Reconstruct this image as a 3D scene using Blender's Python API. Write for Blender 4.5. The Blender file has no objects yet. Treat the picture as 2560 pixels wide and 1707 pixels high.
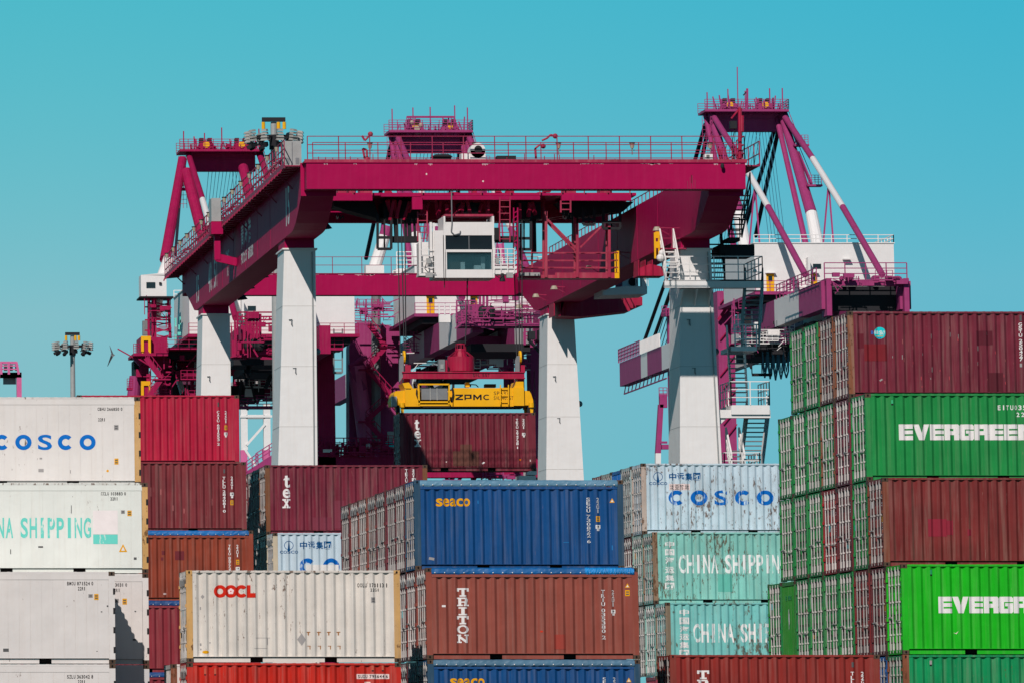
import bpy, bmesh, math, random
from mathutils import Vector, Matrix, noise
R = math.radians
sc = bpy.context.scene
col = sc.collection
random.seed(7)

# ------------------------------------------------------------------ camera, sky, sun, exposure
EYE = 2.32                       # eye height above the yard, metres
F_PX, TH, PX0, PY0 = 16381.3, .1308, -868.9, -267.8     # long lens, off-axis crop, slight upward tilt
cam_d = bpy.data.cameras.new('camera'); cam = bpy.data.objects.new('camera', cam_d); col.objects.link(cam)
cam.location = (0, 0, EYE); cam.rotation_euler = (math.pi/2 + TH, 0, 0)
cam_d.sensor_width = 36; cam_d.sensor_fit = 'HORIZONTAL'; cam_d.lens = F_PX/2560*36
cam_d.shift_x = (1280 - PX0)/2560; cam_d.shift_y = -(853.5 - PY0)/2560
cam_d.clip_start = 1; cam_d.clip_end = 20000
sc.camera = cam
SUN = Vector((-.385, -1, .781)).normalized()             # towards the sun
EL = math.asin(SUN.z); AZ = math.atan2(SUN.x, SUN.y)
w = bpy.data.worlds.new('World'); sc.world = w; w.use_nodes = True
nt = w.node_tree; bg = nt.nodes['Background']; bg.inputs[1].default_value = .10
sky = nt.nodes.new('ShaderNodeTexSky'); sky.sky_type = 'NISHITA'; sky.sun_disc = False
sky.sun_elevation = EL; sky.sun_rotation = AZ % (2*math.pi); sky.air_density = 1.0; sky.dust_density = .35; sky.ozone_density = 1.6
sp_ = nt.nodes.new('ShaderNodeSeparateColor'); cb_ = nt.nodes.new('ShaderNodeCombineColor'); nt.links.new(sky.outputs[0], sp_.inputs[0])
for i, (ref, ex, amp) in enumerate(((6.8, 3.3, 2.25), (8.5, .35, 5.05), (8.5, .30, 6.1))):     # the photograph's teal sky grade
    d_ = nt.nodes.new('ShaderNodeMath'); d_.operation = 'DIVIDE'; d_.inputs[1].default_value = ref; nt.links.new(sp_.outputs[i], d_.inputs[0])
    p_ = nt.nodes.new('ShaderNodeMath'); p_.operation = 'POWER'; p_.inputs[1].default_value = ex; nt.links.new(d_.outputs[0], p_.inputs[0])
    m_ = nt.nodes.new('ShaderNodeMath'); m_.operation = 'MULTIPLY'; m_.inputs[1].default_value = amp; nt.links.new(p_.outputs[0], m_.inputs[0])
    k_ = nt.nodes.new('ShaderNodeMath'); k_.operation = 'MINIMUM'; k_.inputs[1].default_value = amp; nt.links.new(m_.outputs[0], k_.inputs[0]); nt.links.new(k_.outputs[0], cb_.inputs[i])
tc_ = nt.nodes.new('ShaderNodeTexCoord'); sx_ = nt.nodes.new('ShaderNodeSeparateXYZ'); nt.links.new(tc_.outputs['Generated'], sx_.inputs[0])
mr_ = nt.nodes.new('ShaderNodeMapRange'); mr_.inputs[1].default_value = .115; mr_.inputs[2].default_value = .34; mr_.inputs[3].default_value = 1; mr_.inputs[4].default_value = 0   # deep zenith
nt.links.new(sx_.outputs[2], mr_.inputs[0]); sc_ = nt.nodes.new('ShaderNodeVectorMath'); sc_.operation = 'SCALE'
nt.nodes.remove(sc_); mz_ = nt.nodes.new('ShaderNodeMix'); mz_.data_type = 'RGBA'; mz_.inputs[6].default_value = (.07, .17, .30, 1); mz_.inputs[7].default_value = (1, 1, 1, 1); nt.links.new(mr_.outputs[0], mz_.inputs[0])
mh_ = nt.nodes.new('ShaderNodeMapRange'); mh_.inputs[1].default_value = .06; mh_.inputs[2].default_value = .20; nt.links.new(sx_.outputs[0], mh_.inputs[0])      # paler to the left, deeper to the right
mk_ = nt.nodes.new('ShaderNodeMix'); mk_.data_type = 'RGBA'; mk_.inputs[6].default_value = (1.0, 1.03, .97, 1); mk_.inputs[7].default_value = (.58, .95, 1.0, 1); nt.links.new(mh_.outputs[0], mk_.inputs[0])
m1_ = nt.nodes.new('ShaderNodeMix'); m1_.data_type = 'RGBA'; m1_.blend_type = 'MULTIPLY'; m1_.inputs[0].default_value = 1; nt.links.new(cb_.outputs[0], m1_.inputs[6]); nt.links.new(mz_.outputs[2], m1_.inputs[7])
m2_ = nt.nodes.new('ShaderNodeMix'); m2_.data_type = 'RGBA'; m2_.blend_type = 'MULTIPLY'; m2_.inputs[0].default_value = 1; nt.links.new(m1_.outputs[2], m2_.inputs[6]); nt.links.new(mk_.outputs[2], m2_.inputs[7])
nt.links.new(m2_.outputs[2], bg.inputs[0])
sun_d = bpy.data.lights.new('sun', 'SUN'); sun_d.energy = 3.85; sun_d.angle = R(.5); sun_d.color = (1, .905, .855)
sun = bpy.data.objects.new('sun', sun_d); col.objects.link(sun)
sun.rotation_euler = SUN.to_track_quat('Z', 'Y').to_euler(); sun.location = (0, 0, 120)
sc.view_settings.view_transform = 'Standard'; sc.view_settings.look = 'None'
sc.view_settings.exposure = 0; sc.view_settings.gamma = 1
sc.cycles.use_denoising = True
try:
    sc.cycles.denoiser = 'OPENIMAGEDENOISE'; sc.cycles.denoising_input_passes = 'RGB_ALBEDO_NORMAL'; sc.cycles.denoising_prefilter = 'ACCURATE'
except Exception: pass
sc.cycles.max_bounces = 5; sc.cycles.diffuse_bounces = 3; sc.cycles.glossy_bounces = 2

CT, ST = math.cos(TH), math.sin(TH)
def at(px, py, Y):
    """the point at depth Y seen at pixel px, py of the 2560 x 1707 photograph"""
    v = (PY0 - py)/F_PX
    Z = Y*(v*CT + ST)/(CT - v*ST)
    return Vector(((px - PX0)*(Y*CT + Z*ST)/F_PX, Y, Z + EYE))
def mpp(py, Y):                   # metres per pixel there
    return (at(1, py, Y) - at(0, py, Y)).x

# ------------------------------------------------------------------ materials
def srgb(r, g, b):
    f = lambda c: c/12.92 if c <= .04045 else ((c + .055)/1.055)**2.4
    return (f(r/255), f(g/255), f(b/255), 1)
class NT:
    def __init__(s, name):
        s.m = bpy.data.materials.new(name); s.m.use_nodes = True; s.t = s.m.node_tree
        s.p = s.t.nodes['Principled BSDF']; s.p.inputs['Specular IOR Level'].default_value = .25
    def n(s, typ, **kw):
        o = s.t.nodes.new(typ)
        for k, v in kw.items(): setattr(o, k, v)
        return o
    def l(s, a, b): s.t.links.new(a, b)
    def val(s, a, b, op='MULTIPLY', c=None):
        o = s.n('ShaderNodeMath', operation=op)
        for i, v in enumerate((a, b, c)):
            if v is None: continue
            if isinstance(v, (int, float)): o.inputs[i].default_value = v
            else: s.l(v, o.inputs[i])
        return o.outputs[0]
    def mix(s, f, a, b, bt='MIX'):
        o = s.n('ShaderNodeMix', data_type='RGBA', blend_type=bt)
        for i, v in ((0, f), (6, a), (7, b)):
            if isinstance(v, (int, float)): o.inputs[i].default_value = v
            elif isinstance(v, tuple): o.inputs[i].default_value = v
            else: s.l(v, o.inputs[i])
        return o.outputs[2]
    def noise(s, vec, scale, detail=4, rough=.6):
        o = s.n('ShaderNodeTexNoise'); o.inputs['Scale'].default_value = scale; o.inputs['Detail'].default_value = detail
        o.inputs['Roughness'].default_value = rough; s.l(vec, o.inputs['Vector']); return o.outputs[0]
    def ramp(s, v, lo, hi):
        o = s.n('ShaderNodeMapRange'); o.inputs[1].default_value = lo; o.inputs[2].default_value = hi; s.l(v, o.inputs[0]); return o.outputs[0]
    def coords(s, rnd=True, scale=(1, 1, 1)):
        tc = s.n('ShaderNodeTexCoord'); mp = s.n('ShaderNodeMapping'); mp.inputs['Scale'].default_value = scale
        if rnd:
            oi = s.n('ShaderNodeObjectInfo'); a = s.n('ShaderNodeVectorMath', operation='ADD'); k = s.n('ShaderNodeVectorMath', operation='SCALE')
            geo = s.n('ShaderNodeCombineXYZ')
            for i in range(3): s.l(oi.outputs['Random'], geo.inputs[i])
            s.l(geo.outputs[0], k.inputs[0]); k.inputs['Scale'].default_value = 57.3
            s.l(tc.outputs['Object'], a.inputs[0]); s.l(k.outputs[0], a.inputs[1]); s.l(a.outputs[0], mp.inputs[0])
        else: s.l(tc.outputs['Object'], mp.inputs[0])
        return mp.outputs[0]
RUSTC = (.10, .042, .018, 1)
def paint(name, base=None, rust=.0, streak=.15, dust=(.42, .36, .30, 1), rough=.55, var=.25, scratch=0., spec=.25, rustc=RUSTC, scale=1.):
    """weathered paint; base None = the object's own colour"""
    t = NT(name); t.p.inputs['Roughness'].default_value = rough; t.p.inputs['Specular IOR Level'].default_value = spec
    if base is None: base = t.n('ShaderNodeObjectInfo').outputs['Color']
    c0 = t.coords(scale=(scale,)*3); big = t.noise(c0, .9, 3)
    c = t.mix(t.ramp(big, .3, .7), t.mix(1., base, (1-var, 1-var, 1-var, 1), 'MULTIPLY'), base)
    cs = t.coords(scale=(7*scale, 7*scale, .35*scale)); s1 = t.noise(cs, 1.0, 6, .65)
    if streak: c = t.mix(t.val(t.ramp(s1, .48, .8), streak), c, dust)
    if scratch:
        ch = t.coords(scale=(9, 9, 1.1)); k = t.noise(ch, 1.3, 7, .7)
        c = t.mix(t.val(t.ramp(k, .685 - .03*scratch, .74), min(1, .5 + .3*scratch)), c, (.36, .20, .17, 1))
    if rust:
        zone = t.noise(c0, .55, 2); zf = t.ramp(zone, .40, .66)                       # rust gathers in patches
        sp = t.noise(t.coords(scale=(1.6, 1.6, .62)), 5.5, 9, .72); st = t.noise(t.coords(scale=(6*scale, 6*scale, .32*scale)), 1.2, 6, .7)
        sp = t.val(sp, t.val(zf, .10), 'ADD'); st = t.val(st, t.val(zf, .09), 'ADD')
        lo = .765 - .12*rust
        r1 = t.ramp(sp, lo, lo + .05); r2 = t.ramp(st, .74 - .11*rust, .90 - .09*rust)
        pale = t.mix(.6, c, (.20, .115, .062, 1))
        c = t.mix(t.val(r2, .8*min(1, .3 + rust)), c, pale)
        c = t.mix(t.val(r1, .85), c, rustc)
        ru = t.n('ShaderNodeMapRange'); t.l(r1, ru.inputs[0]); ru.inputs[3].default_value = rough; ru.inputs[4].default_value = .95
        t.l(ru.outputs[0], t.p.inputs['Roughness'])
    bp = t.n('ShaderNodeBump'); bp.inputs['Strength'].default_value = .35; bp.inputs['Distance'].default_value = .05
    t.l(t.noise(c0, 1.7, 2, .5), bp.inputs['Height']); t.l(bp.outputs[0], t.p.inputs['Normal'])
    t.l(c, t.p.inputs['Base Color'])
    return t.m
def plain(name, c, rough=.6, metal=0., spec=.25):
    t = NT(name); t.p.inputs['Roughness'].default_value = rough; t.p.inputs['Metallic'].default_value = metal; t.p.inputs['Specular IOR Level'].default_value = spec
    v = t.noise(t.coords(), 3, 4)
    t.l(t.mix(t.ramp(v, .3, .75), tuple(x*.82 for x in c[:3]) + (1,), c), t.p.inputs['Base Color'])
    return t.m
M = {}
M['paint0'] = paint('steel_paint', None, .10, .16, scratch=.25, var=.2)
M['paint1'] = paint('worn_paint', None, .42, .24, scratch=1.0, var=.3)
M['paint2'] = paint('rust_streaked_paint', None, .80, .28, scratch=.3, var=.18, dust=(.5, .46, .40, 1))
M['paint3'] = paint('heavily_rusted_paint', None, 1.32, .34, var=.25)
M['white_box'] = paint('white_reefer_paint', None, .55, .20, var=.09, dust=(.55, .46, .38, 1))
M['bar'] = paint('galvanised_bar', None, .75, .3, var=.35, scale=2, dust=(.25, .2, .16, 1))
M['cast'] = paint('rusty_casting', (.085, .05, .03, 1), .6, .1, var=.35)
M['flat_black'] = plain('flat_black_patch', (.004, .004, .005, 1), .95)  # black patches painted for the dark of holes and notches; handle blocks too
M['under'] = plain('shade_dark_underframe', (.018, .016, .016, 1), .9)  # coloured near black so the fork pockets look shaded
M['gasket'] = plain('door_gasket', (.02, .02, .022, 1), .8)
M['tarp'] = paint('tarpaulin', None, 0, .25, dust=(.25, .33, .42, 1), var=.35, rough=.5)
M['bolt'] = plain('steel_button', (.62, .62, .60, 1), .35, .6)
M['concrete'] = plain('yard_concrete', (.045, .046, .047, 1), .9)
M['glass'] = plain('dark_glass', (.012, .02, .026, 1), .12, 0, .5)
def ink(name, c, wear=.0):
    t = NT(name); t.p.inputs['Roughness'].default_value = .6; t.p.inputs['Specular IOR Level'].default_value = .12
    cc = c
    if wear:
        k = t.noise(t.coords(scale=(6, 6, 1.2)), 1.4, 7, .7); oi = t.n('ShaderNodeObjectInfo')
        cc = t.mix(t.ramp(k, .62 - .12*wear, .66 - .1*wear), c, oi.outputs['Color'])
    else:
        cc = t.mix(t.ramp(t.noise(t.coords(), 4, 5), .3, .8), tuple(x*.9 for x in c[:3]) + (1,), c)
    t.l(cc, t.p.inputs['Base Color'])
    return t.m
INK = {'white': ink('white_lettering', (.78, .76, .74, 1)), 'whiteworn': ink('worn_white_lettering', (.78, .76, .74, 1), .7),
       'blue': ink('blue_lettering', srgb(0, 105, 190)), 'blueworn': ink('worn_blue_lettering', srgb(0, 95, 175), .5),
       'navy': ink('navy_lettering', srgb(0, 82, 135)), 'red': ink('red_lettering', srgb(205, 40, 22)),
       'yellow': ink('yellow_lettering', srgb(228, 162, 10)), 'black': ink('black_lettering', (.015, .015, .018, 1)),
       'grey': ink('grey_lettering', (.10, .10, .10, 1)), 'teal': ink('teal_lettering', srgb(105, 205, 190), .35),
       'cyan': ink('cyan_sticker', srgb(20, 200, 205)), 'orange': ink('orange_mark', srgb(235, 120, 30)),
       'pink': ink('pink_label', srgb(228, 205, 200)), 'palegreen': ink('pale_green_lettering', srgb(60, 175, 120)),
       'silver': ink('silver_patch', (.33, .31, .30, 1)), 'petal': ink('petal', srgb(240, 215, 215))}
def ink_col(rgb):
    k = 'p%02x%02x%02x' % rgb
    if k not in INK: INK[k] = ink('touch_up_paint', srgb(*rgb))
    return k

# ------------------------------------------------------------------ mesh building
class MB:
    def __init__(s): s.v = []; s.f = []; s.mi = []; s.cur = 0
    def mat(s, i): s.cur = i; return s
    def add(s, vs, fs):
        b = len(s.v); s.v += [Vector(v) for v in vs]
        for f in fs: s.f.append(tuple(b + i for i in f)); s.mi.append(s.cur)
        return s
    def box(s, x0, x1, y0, y1, z0, z1):
        return s.add([(x0, y0, z0), (x1, y0, z0), (x1, y1, z0), (x0, y1, z0), (x0, y0, z1), (x1, y0, z1), (x1, y1, z1), (x0, y1, z1)],
                     [(0, 3, 2, 1), (4, 5, 6, 7), (0, 1, 5, 4), (1, 2, 6, 5), (2, 3, 7, 6), (3, 0, 4, 7)])
    def hexa(s, b, t):            # bottom ring of 4, top ring of 4
        return s.add(list(b) + list(t), [(0, 3, 2, 1), (4, 5, 6, 7), (0, 1, 5, 4), (1, 2, 6, 5), (2, 3, 7, 6), (3, 0, 4, 7)])
    def _frame(s, p, q):
        d = (q - p).normalized(); u = Vector((0, 0, 1)) if abs(d.z) < .95 else Vector((0, 1, 0))
        a = d.cross(u).normalized(); return a, a.cross(d).normalized()
    def bar(s, p, q, wdt, h=None):
        p, q = Vector(p), Vector(q); a, b = s._frame(p, q); h = h or wdt
        a, b = a*wdt/2, b*h/2
        return s.hexa([p-a-b, p+a-b, p+a+b, p-a+b], [q-a-b, q+a-b, q+a+b, q-a+b])
    def tube(s, p, q, r, r2=None, n=10, caps=True):
        p, q = Vector(p), Vector(q); a, b = s._frame(p, q); r2 = r if r2 is None else r2
        vs = [p + (a*math.cos(2*math.pi*i/n) + b*math.sin(2*math.pi*i/n))*r for i in range(n)]
        vs += [q + (a*math.cos(2*math.pi*i/n) + b*math.sin(2*math.pi*i/n))*r2 for i in range(n)]
        fs = [(i, (i+1) % n, n+(i+1) % n, n+i) for i in range(n)]
        if caps: fs += [tuple(range(n))[::-1], tuple(range(n, 2*n))]
        return s.add(vs, fs)
    def path(s, pts, r, n=6):
        for p, q in zip(pts, pts[1:]): s.tube(p, q, r, n=n)
        return s
    def prism(s, pts, off):       # polygon pts extruded by off
        n = len(pts); off = Vector(off); vs = [Vector(p) for p in pts]; vs += [p + off for p in vs]
        return s.add(vs, [tuple(range(n)), tuple(range(2*n-1, n-1, -1))] + [(i, n+i, n+(i+1) % n, (i+1) % n) for i in range(n)])
    def ball(s, c, r, n=8, m=5, sz=1):
        c = Vector(c); vs = []; fs = []
        for j in range(m+1):
            ph = math.pi*j/m
            for i in range(n): vs.append(c + Vector((r*math.sin(ph)*math.cos(2*math.pi*i/n), r*math.sin(ph)*math.sin(2*math.pi*i/n), r*sz*math.cos(ph))))
        for j in range(m):
            for i in range(n): fs.append((j*n+i, (j+1)*n+i, (j+1)*n+(i+1) % n, j*n+(i+1) % n))
        return s.add(vs, fs)
    def mesh(s, name, mats, org=Vector(), smooth=False, bevel=0):
        me = bpy.data.meshes.new(name); me.from_pydata([v - org for v in s.v], [], s.f)
        for m in mats: me.materials.append(m)
        for p, i in zip(me.polygons, s.mi): p.material_index = i
        bm = bmesh.new(); bm.from_mesh(me); bmesh.ops.recalc_face_normals(bm, faces=bm.faces)
        bm.to_mesh(me); bm.free()
        if smooth:
            for p in me.polygons: p.use_smooth = True
        return me
    def build(s, name, mats, parent=None, org=None, smooth=False, color=None):
        if not isinstance(mats, (list, tuple)): mats = [mats]
        if org is None: org = ROOT(parent).location.copy() if parent else Vector()
        return link(name, s.mesh(name, mats, org, smooth), parent, color)
def ROOT(o):
    while o.parent: o = o.parent
    return o
def link(name, me, parent=None, color=None):
    o = bpy.data.objects.new(name, me); col.objects.link(o)
    if parent: o.parent = parent
    if color: o.color = color if len(color) == 4 else tuple(color) + (1,)
    return o
def thing(name, label, cat, loc=(0, 0, 0), rz=0, group=None):
    o = bpy.data.objects.new(name, None); col.objects.link(o); o.location = loc; o.rotation_euler = (0, 0, rz)
    o.empty_display_size = .2; tag(o, label, cat, group); return o
def tag(o, label, cat, group=None):
    o['label'] = label; o['category'] = cat
    if group: o['group'] = group
    return o

# ------------------------------------------------------------------ lettering
GLY = {}
def load_glyphs(chars):
    made = []
    for ch in chars:
        for mode, off in (('n', 0.), ('b', .022)):
            c = bpy.data.curves.new('glyph', 'FONT'); c.body = ch; c.offset = off; c.resolution_u = 4
            o = bpy.data.objects.new('glyph', c); col.objects.link(o); made.append((ch, mode, o, c))
    dg = bpy.context.evaluated_depsgraph_get(); dg.update()
    for ch, mode, o, c in made:
        me = bpy.data.meshes.new_from_object(o.evaluated_get(dg))
        vs = [(v.co.x, v.co.y) for v in me.vertices]; fs = [tuple(p.vertices) for p in me.polygons]
        if vs: GLY[ch, mode] = (vs, fs, min(v[0] for v in vs), max(v[0] for v in vs), min(v[1] for v in vs), max(v[1] for v in vs))
        bpy.data.meshes.remove(me); bpy.data.objects.remove(o); bpy.data.curves.remove(c)
load_glyphs(sorted(set('ABCDEGHIKLMNOPRSTUWXYZ0123456789.-acekostxyuBl中远集团国海运泛亚航青岛港Pfrinqdgh')))
def ring(a0=0, a1=360, inner=.5, n=28, cx=.5, cy=.5, rx=.5, ry=.5, iy=None):
    full = a1 - a0 >= 360; iy = iy or inner; vs = []; fs = []
    for i in range(n + 1):
        a = R(a0 + (a1 - a0)*i/n); c, s = math.cos(a), math.sin(a)
        vs += [(cx + rx*c, cy + ry*s), (cx + rx*inner*c, cy + ry*iy*s)]
    for i in range(n): fs.append((2*i, 2*i+2, 2*i+3, 2*i+1))
    return vs, fs
def disc(cx=.5, cy=.5, rx=.5, ry=.5, n=28, a0=0, a1=360):
    vs = [(cx + rx*math.cos(R(a0 + (a1-a0)*i/n)), cy + ry*math.sin(R(a0 + (a1-a0)*i/n))) for i in range(n if a1-a0 >= 360 else n+1)]
    return vs, [tuple(range(len(vs)))]
def boxes(*bs):
    vs = []; fs = []
    for b in bs:
        k = len(vs)
        if len(b) == 4 and not isinstance(b[0], tuple): x0, x1, y0, y1 = b; vs += [(x0, y0), (x1, y0), (x1, y1), (x0, y1)]; fs.append((k, k+1, k+2, k+3))
        else: vs += list(b); fs.append(tuple(range(k, k + len(b))))
    return vs, fs
BLOCK = {'E': boxes((0, .4, 0, 1), (.4, 1, .72, 1), (.4, 1, .385, .615), (.4, 1, 0, .28)),
         'V': boxes(((0, 1), (.34, 0), (.52, .45), (.34, 1)), ((.34, 0), (.70, 0), (.52, .45)), ((.52, .45), (.70, 0), (1, 1), (.68, 1))),
         'R': boxes((0, .36, 0, 1), ((.36, .72), (1, .72), (1, .93), (.93, 1), (.36, 1)), (.63, 1, .58, .72), ((.36, .33), (.97, .33), (1, .45), (1, .58), (.36, .58)), (.67, 1, 0, .33)),
         'G': boxes(((0, .12), (.1, 0), (.38, 0), (.38, 1), (.1, 1), (0, .88)), ((.38, .68), (1, .68), (1, .9), (.92, 1), (.38, 1)), ((.38, 0), (.92, 0), (1, .1), (1, .27), (.38, .27)), (.62, 1, .27, .42), (.44, 1, .42, .61)),
         'N': boxes((0, .36, 0, 1), (.64, 1, 0, 1), ((.36, 1), (.36, .6), (.64, 0), (.64, .4)))}
SLAB = {'T': boxes((0, 1, .8, 1), (0, .18, .6, .8), (.82, 1, .6, .8), (.38, .62, .18, .8), (.22, .78, 0, .18)),
        'R': boxes((0, .86, .83, 1), (.12, .36, .17, .83), (.66, .92, .55, .83), (.36, .88, .40, .55), (.62, .86, .17, .40), (0, .48, 0, .17), (.56, 1, 0, .17)),
        'I': boxes((.14, .86, .82, 1), (.36, .64, .18, .82), (.14, .86, 0, .18)),
        'O': ring(inner=.56, iy=.66),
        'N': boxes((0, .36, .84, 1), (.1, .28, .16, .84), (0, .4, 0, .16), (.74, .9, 0, .84), (.62, 1, .84, 1), ((.28, .84), (.28, .5), (.74, 0), (.74, .34)))}
COS = {'C': ring(42, 318, .46, 24), 'O': ring(inner=.48, iy=.5)}
class Decal:
    """flat lettering in (x, z) of a panel; later bent to the panel's profile"""
    def __init__(s): s.items = []
    def poly(s, vf, box, ink_, lift=0, flip=False):
        vs, fs = vf; x0, z0, x1, z1 = box
        s.items.append(([(x0 + v[0]*(x1-x0), z0 + v[1]*(z1-z0)) for v in vs], fs, ink_, lift)); return s
    def glyph(s, ch, box, ink_, mode='b', lift=0):
        g = GLY.get((ch, mode))
        if not g: return s
        vs, fs, a, b, c, d = g
        if ch in '1IlJ.' and b - a < .35:          # keep thin glyphs thin
            x0, z0, x1, z1 = box; wdt = x1 - x0; k = .42 if ch != '.' else .3
            box = (x0 + wdt*(1-k)/2, z0, x1 - wdt*(1-k)/2, z1 if ch != '.' else z0 + .15*(z1-z0))
        return s.poly(([((x-a)/(b-a), (y-c)/(d-c)) for x, y in vs], fs), box, ink_, lift)
    def line(s, txt, box, ink_, mode='b', gap=.28):
        x0, z0, x1, z1 = box; n = sum(.55 if c == ' ' else 1 for c in txt); step = (x1-x0)/(n - gap/(1+gap)); x = x0
        for c in txt:
            if c == ' ': x += step*.55; continue
            s.glyph(c, (x, z0, x + step/(1+gap), z1), ink_, mode); x += step
        return s
    def stack(s, txt, box, ink_, mode='b', gap=.16, table=None, lastbox=False):
        x0, z0, x1, z1 = box; n = sum(.5 if c == ' ' else 1 for c in txt); step = (z1-z0)/(n - gap/(1+gap)); z = z1
        for c in txt:
            if c == ' ': z -= step*.5; continue
            h = step/(1+gap)
            if table: s.poly(table[c], (x0, z-h, x1, z), ink_)
            else: s.glyph(c, (x0, z-h, x1, z), ink_, mode)
            z -= step
        return s
    def rect(s, box, ink_, lift=0): return s.poly(boxes((0, 1, 0, 1)), box, ink_, lift)
    def tri(s, box, ink_='yellow'):
        s.poly(([(0, 0), (1, 0), (.5, 1)], [(0, 1, 2)]), box, ink_)
        x0, z0, x1, z1 = box; w_, h = x1-x0, z1-z0
        return s.poly(([(0, 0), (1, 0), (.5, 1)], [(0, 1, 2)]), (x0+.27*w_, z0+.16*h, x1-.27*w_, z0+.66*h), 'white', .002)
    def build(s, parent, prof=None, cuts=(), name='lettering', y0=0., color=None):
        if not s.items: return None
        inks = []; bm = bmesh.new()
        ll = bm.verts.layers.float.new('lift')
        for vs, fs, ink_, lift in s.items:
            if ink_ not in inks: inks.append(ink_)
            k = inks.index(ink_); bv = [bm.verts.new((x, 0, z)) for x, z in vs]
            for v in bv: v[ll] = lift
            for f in fs:
                try: bm.faces.new([bv[i] for i in f]).material_index = k
                except ValueError: pass
        if prof:
            xs = [v.co.x for v in bm.verts]; lo, hi = min(xs), max(xs)
            for c in cuts:
                if lo < c < hi: bmesh.ops.bisect_plane(bm, geom=bm.verts[:] + bm.edges[:] + bm.faces[:], dist=1e-5, plane_co=(c, 0, 0), plane_no=(1, 0, 0))
        for v in bm.verts: v.co.y = (prof(v.co.x) if prof else y0) - .005 - v[ll]
        for f in bm.faces:
            if f.normal.y > 0: f.normal_flip()
        bmesh.ops.triangulate(bm, faces=[f for f in bm.faces if len(f.verts) > 4])
        bm.normal_update()
        for f in bm.faces:
            if f.normal.y > 0: f.normal_flip()
        me = bpy.data.meshes.new(name); bm.to_mesh(me); bm.free()
        for i in inks: me.materials.append(INK[i])
        return link(name, me, parent, color)
# ------------------------------------------------------------------ yard surface
g = MB(); g.add([(-3000, -200, 0), (3000, -200, 0), (3000, 700, 0), (-3000, 700, 0)], [(0, 1, 2, 3)])
o = g.build('ground', M['concrete']); o['kind'] = 'structure'
g = MB(); g.add([(-9000, 700, -2.5), (9000, 700, -2.5), (9000, 12000, -2.5), (-9000, 12000, -2.5)], [(0, 1, 2, 3)])
M['water'] = plain('harbour_water', (.02, .05, .06, 1), .15, 0, .5)
o = g.build('water', M['water']); o['kind'] = 'structure'
g = MB(); g.add([(-3000, 700, 0), (3000, 700, 0), (3000, 700, -2.5), (-3000, 700, -2.5)], [(0, 1, 2, 3)])

# ------------------------------------------------------------------ shipping containers (6.06 x 2.44 x 2.59 m), origin at the near left bottom corner
CL, CW, CH = 6.058, 2.438, 2.591
PER, XS, NP = .278, .246, 20
YO, YI = .010, .072
def prof(x):
    if x <= XS or x >= XS + NP*PER: return YO
    u = (x - XS) % PER
    if u < .040: return YO
    if u < .114: return YO + (YI-YO)*(u-.040)/.074
    if u < .166: return YI
    if u < .240: return YI - (YI-YO)*(u-.166)/.074
    return YO
CUTS = []
for i in range(NP): CUTS += [XS + i*PER + d for d in (.040, .114, .166, .240)]
flat = lambda x: .004
SHARE = {}
def share(key, fn):
    if key not in SHARE: SHARE[key] = fn()
    return SHARE[key]
def corr_mesh(z0, z1, name='side_panel'):
    xs = [.165] + CUTS + [CL-.165]; mb = MB()
    for a, b in zip(xs, xs[1:]): mb.add([(a, prof(a), z0), (b, prof(b), z0), (b, prof(b), z1), (a, prof(a), z1)], [(0, 1, 2, 3)])
    mb.box(.165, CL-.165, YI+.002, YI+.02, z0, z1)
    mb.box(.165, CL-.165, -.0, .075, z0-.012, z0)          # lip at the foot of the wall
    return mb
def flat_mesh(z0, z1):                                      # insulated box: flat sheets with fine seams
    mb = MB(); n = 18; a = .165; st = (CL-.33)/n
    for i in range(n):
        mb.box(a + i*st + .004, a + (i+1)*st - .004, .004, .03, z0, z1 - .17)
    mb.box(.165, CL-.165, .012, .05, z0, z1)
    mb.box(.165, CL-.165, -.002, .03, z1-.16, z1)
    mb.box(.165, CL-.165, .0, .06, z0-.012, z0)
    return mb
def post_mesh():
    mb = MB(); mb.box(0, .165, .0, .115, .118, 2.473); mb.box(.165, .178, .004, .07, .118, 2.473); return mb
def cast_mesh(z0):
    mb = MB(); mb.box(-.004, .174, -.005, .158, z0, z0+.118)
    mb.mat(1); zc = z0+.059
    mb.add([(.085 + .028*math.cos(a*math.pi/5), -.007, zc + .040*math.sin(a*math.pi/5)) for a in range(10)], [tuple(range(10))])
    mb.add([(-.006, .08 + .026*math.cos(a*math.pi/5), zc + .042*math.sin(a*math.pi/5)) for a in range(10)], [tuple(range(10))])
    mb.add([(.176, .08 + .026*math.cos(a*math.pi/5), zc + .042*math.sin(a*math.pi/5)) for a in range(10)], [tuple(range(10))])
    return mb
def bottom_rail_mesh():
    mb = MB()
    for a, b in ((.178, 1.80), (2.155, 3.905), (4.255, CL-.178)): mb.box(a, b, .062, .11, .004, .138)
    return mb
def under_mesh():
    mb = MB(); mb.box(.18, CL-.18, .32, CW-.32, .03, .15); return mb
def roof_mesh():
    mb = MB(); n = 21; p = (CL-.36)/n
    for i in range(n):
        x = .18 + i*p
        for a, b, za, zb in ((0, .3, 2.572, 2.572), (.3, .42, 2.572, 2.588), (.42, .72, 2.588, 2.588), (.72, .84, 2.588, 2.572), (.84, 1, 2.572, 2.572)):
            mb.hexa([(x+a*p, .012, za-.02), (x+b*p, .012, zb-.02), (x+b*p, CW-.012, zb-.02), (x+a*p, CW-.012, za-.02)], [(x+a*p, .012, za), (x+b*p, .012, zb), (x+b*p, CW-.012, zb), (x+a*p, CW-.012, za)])
    return mb
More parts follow.
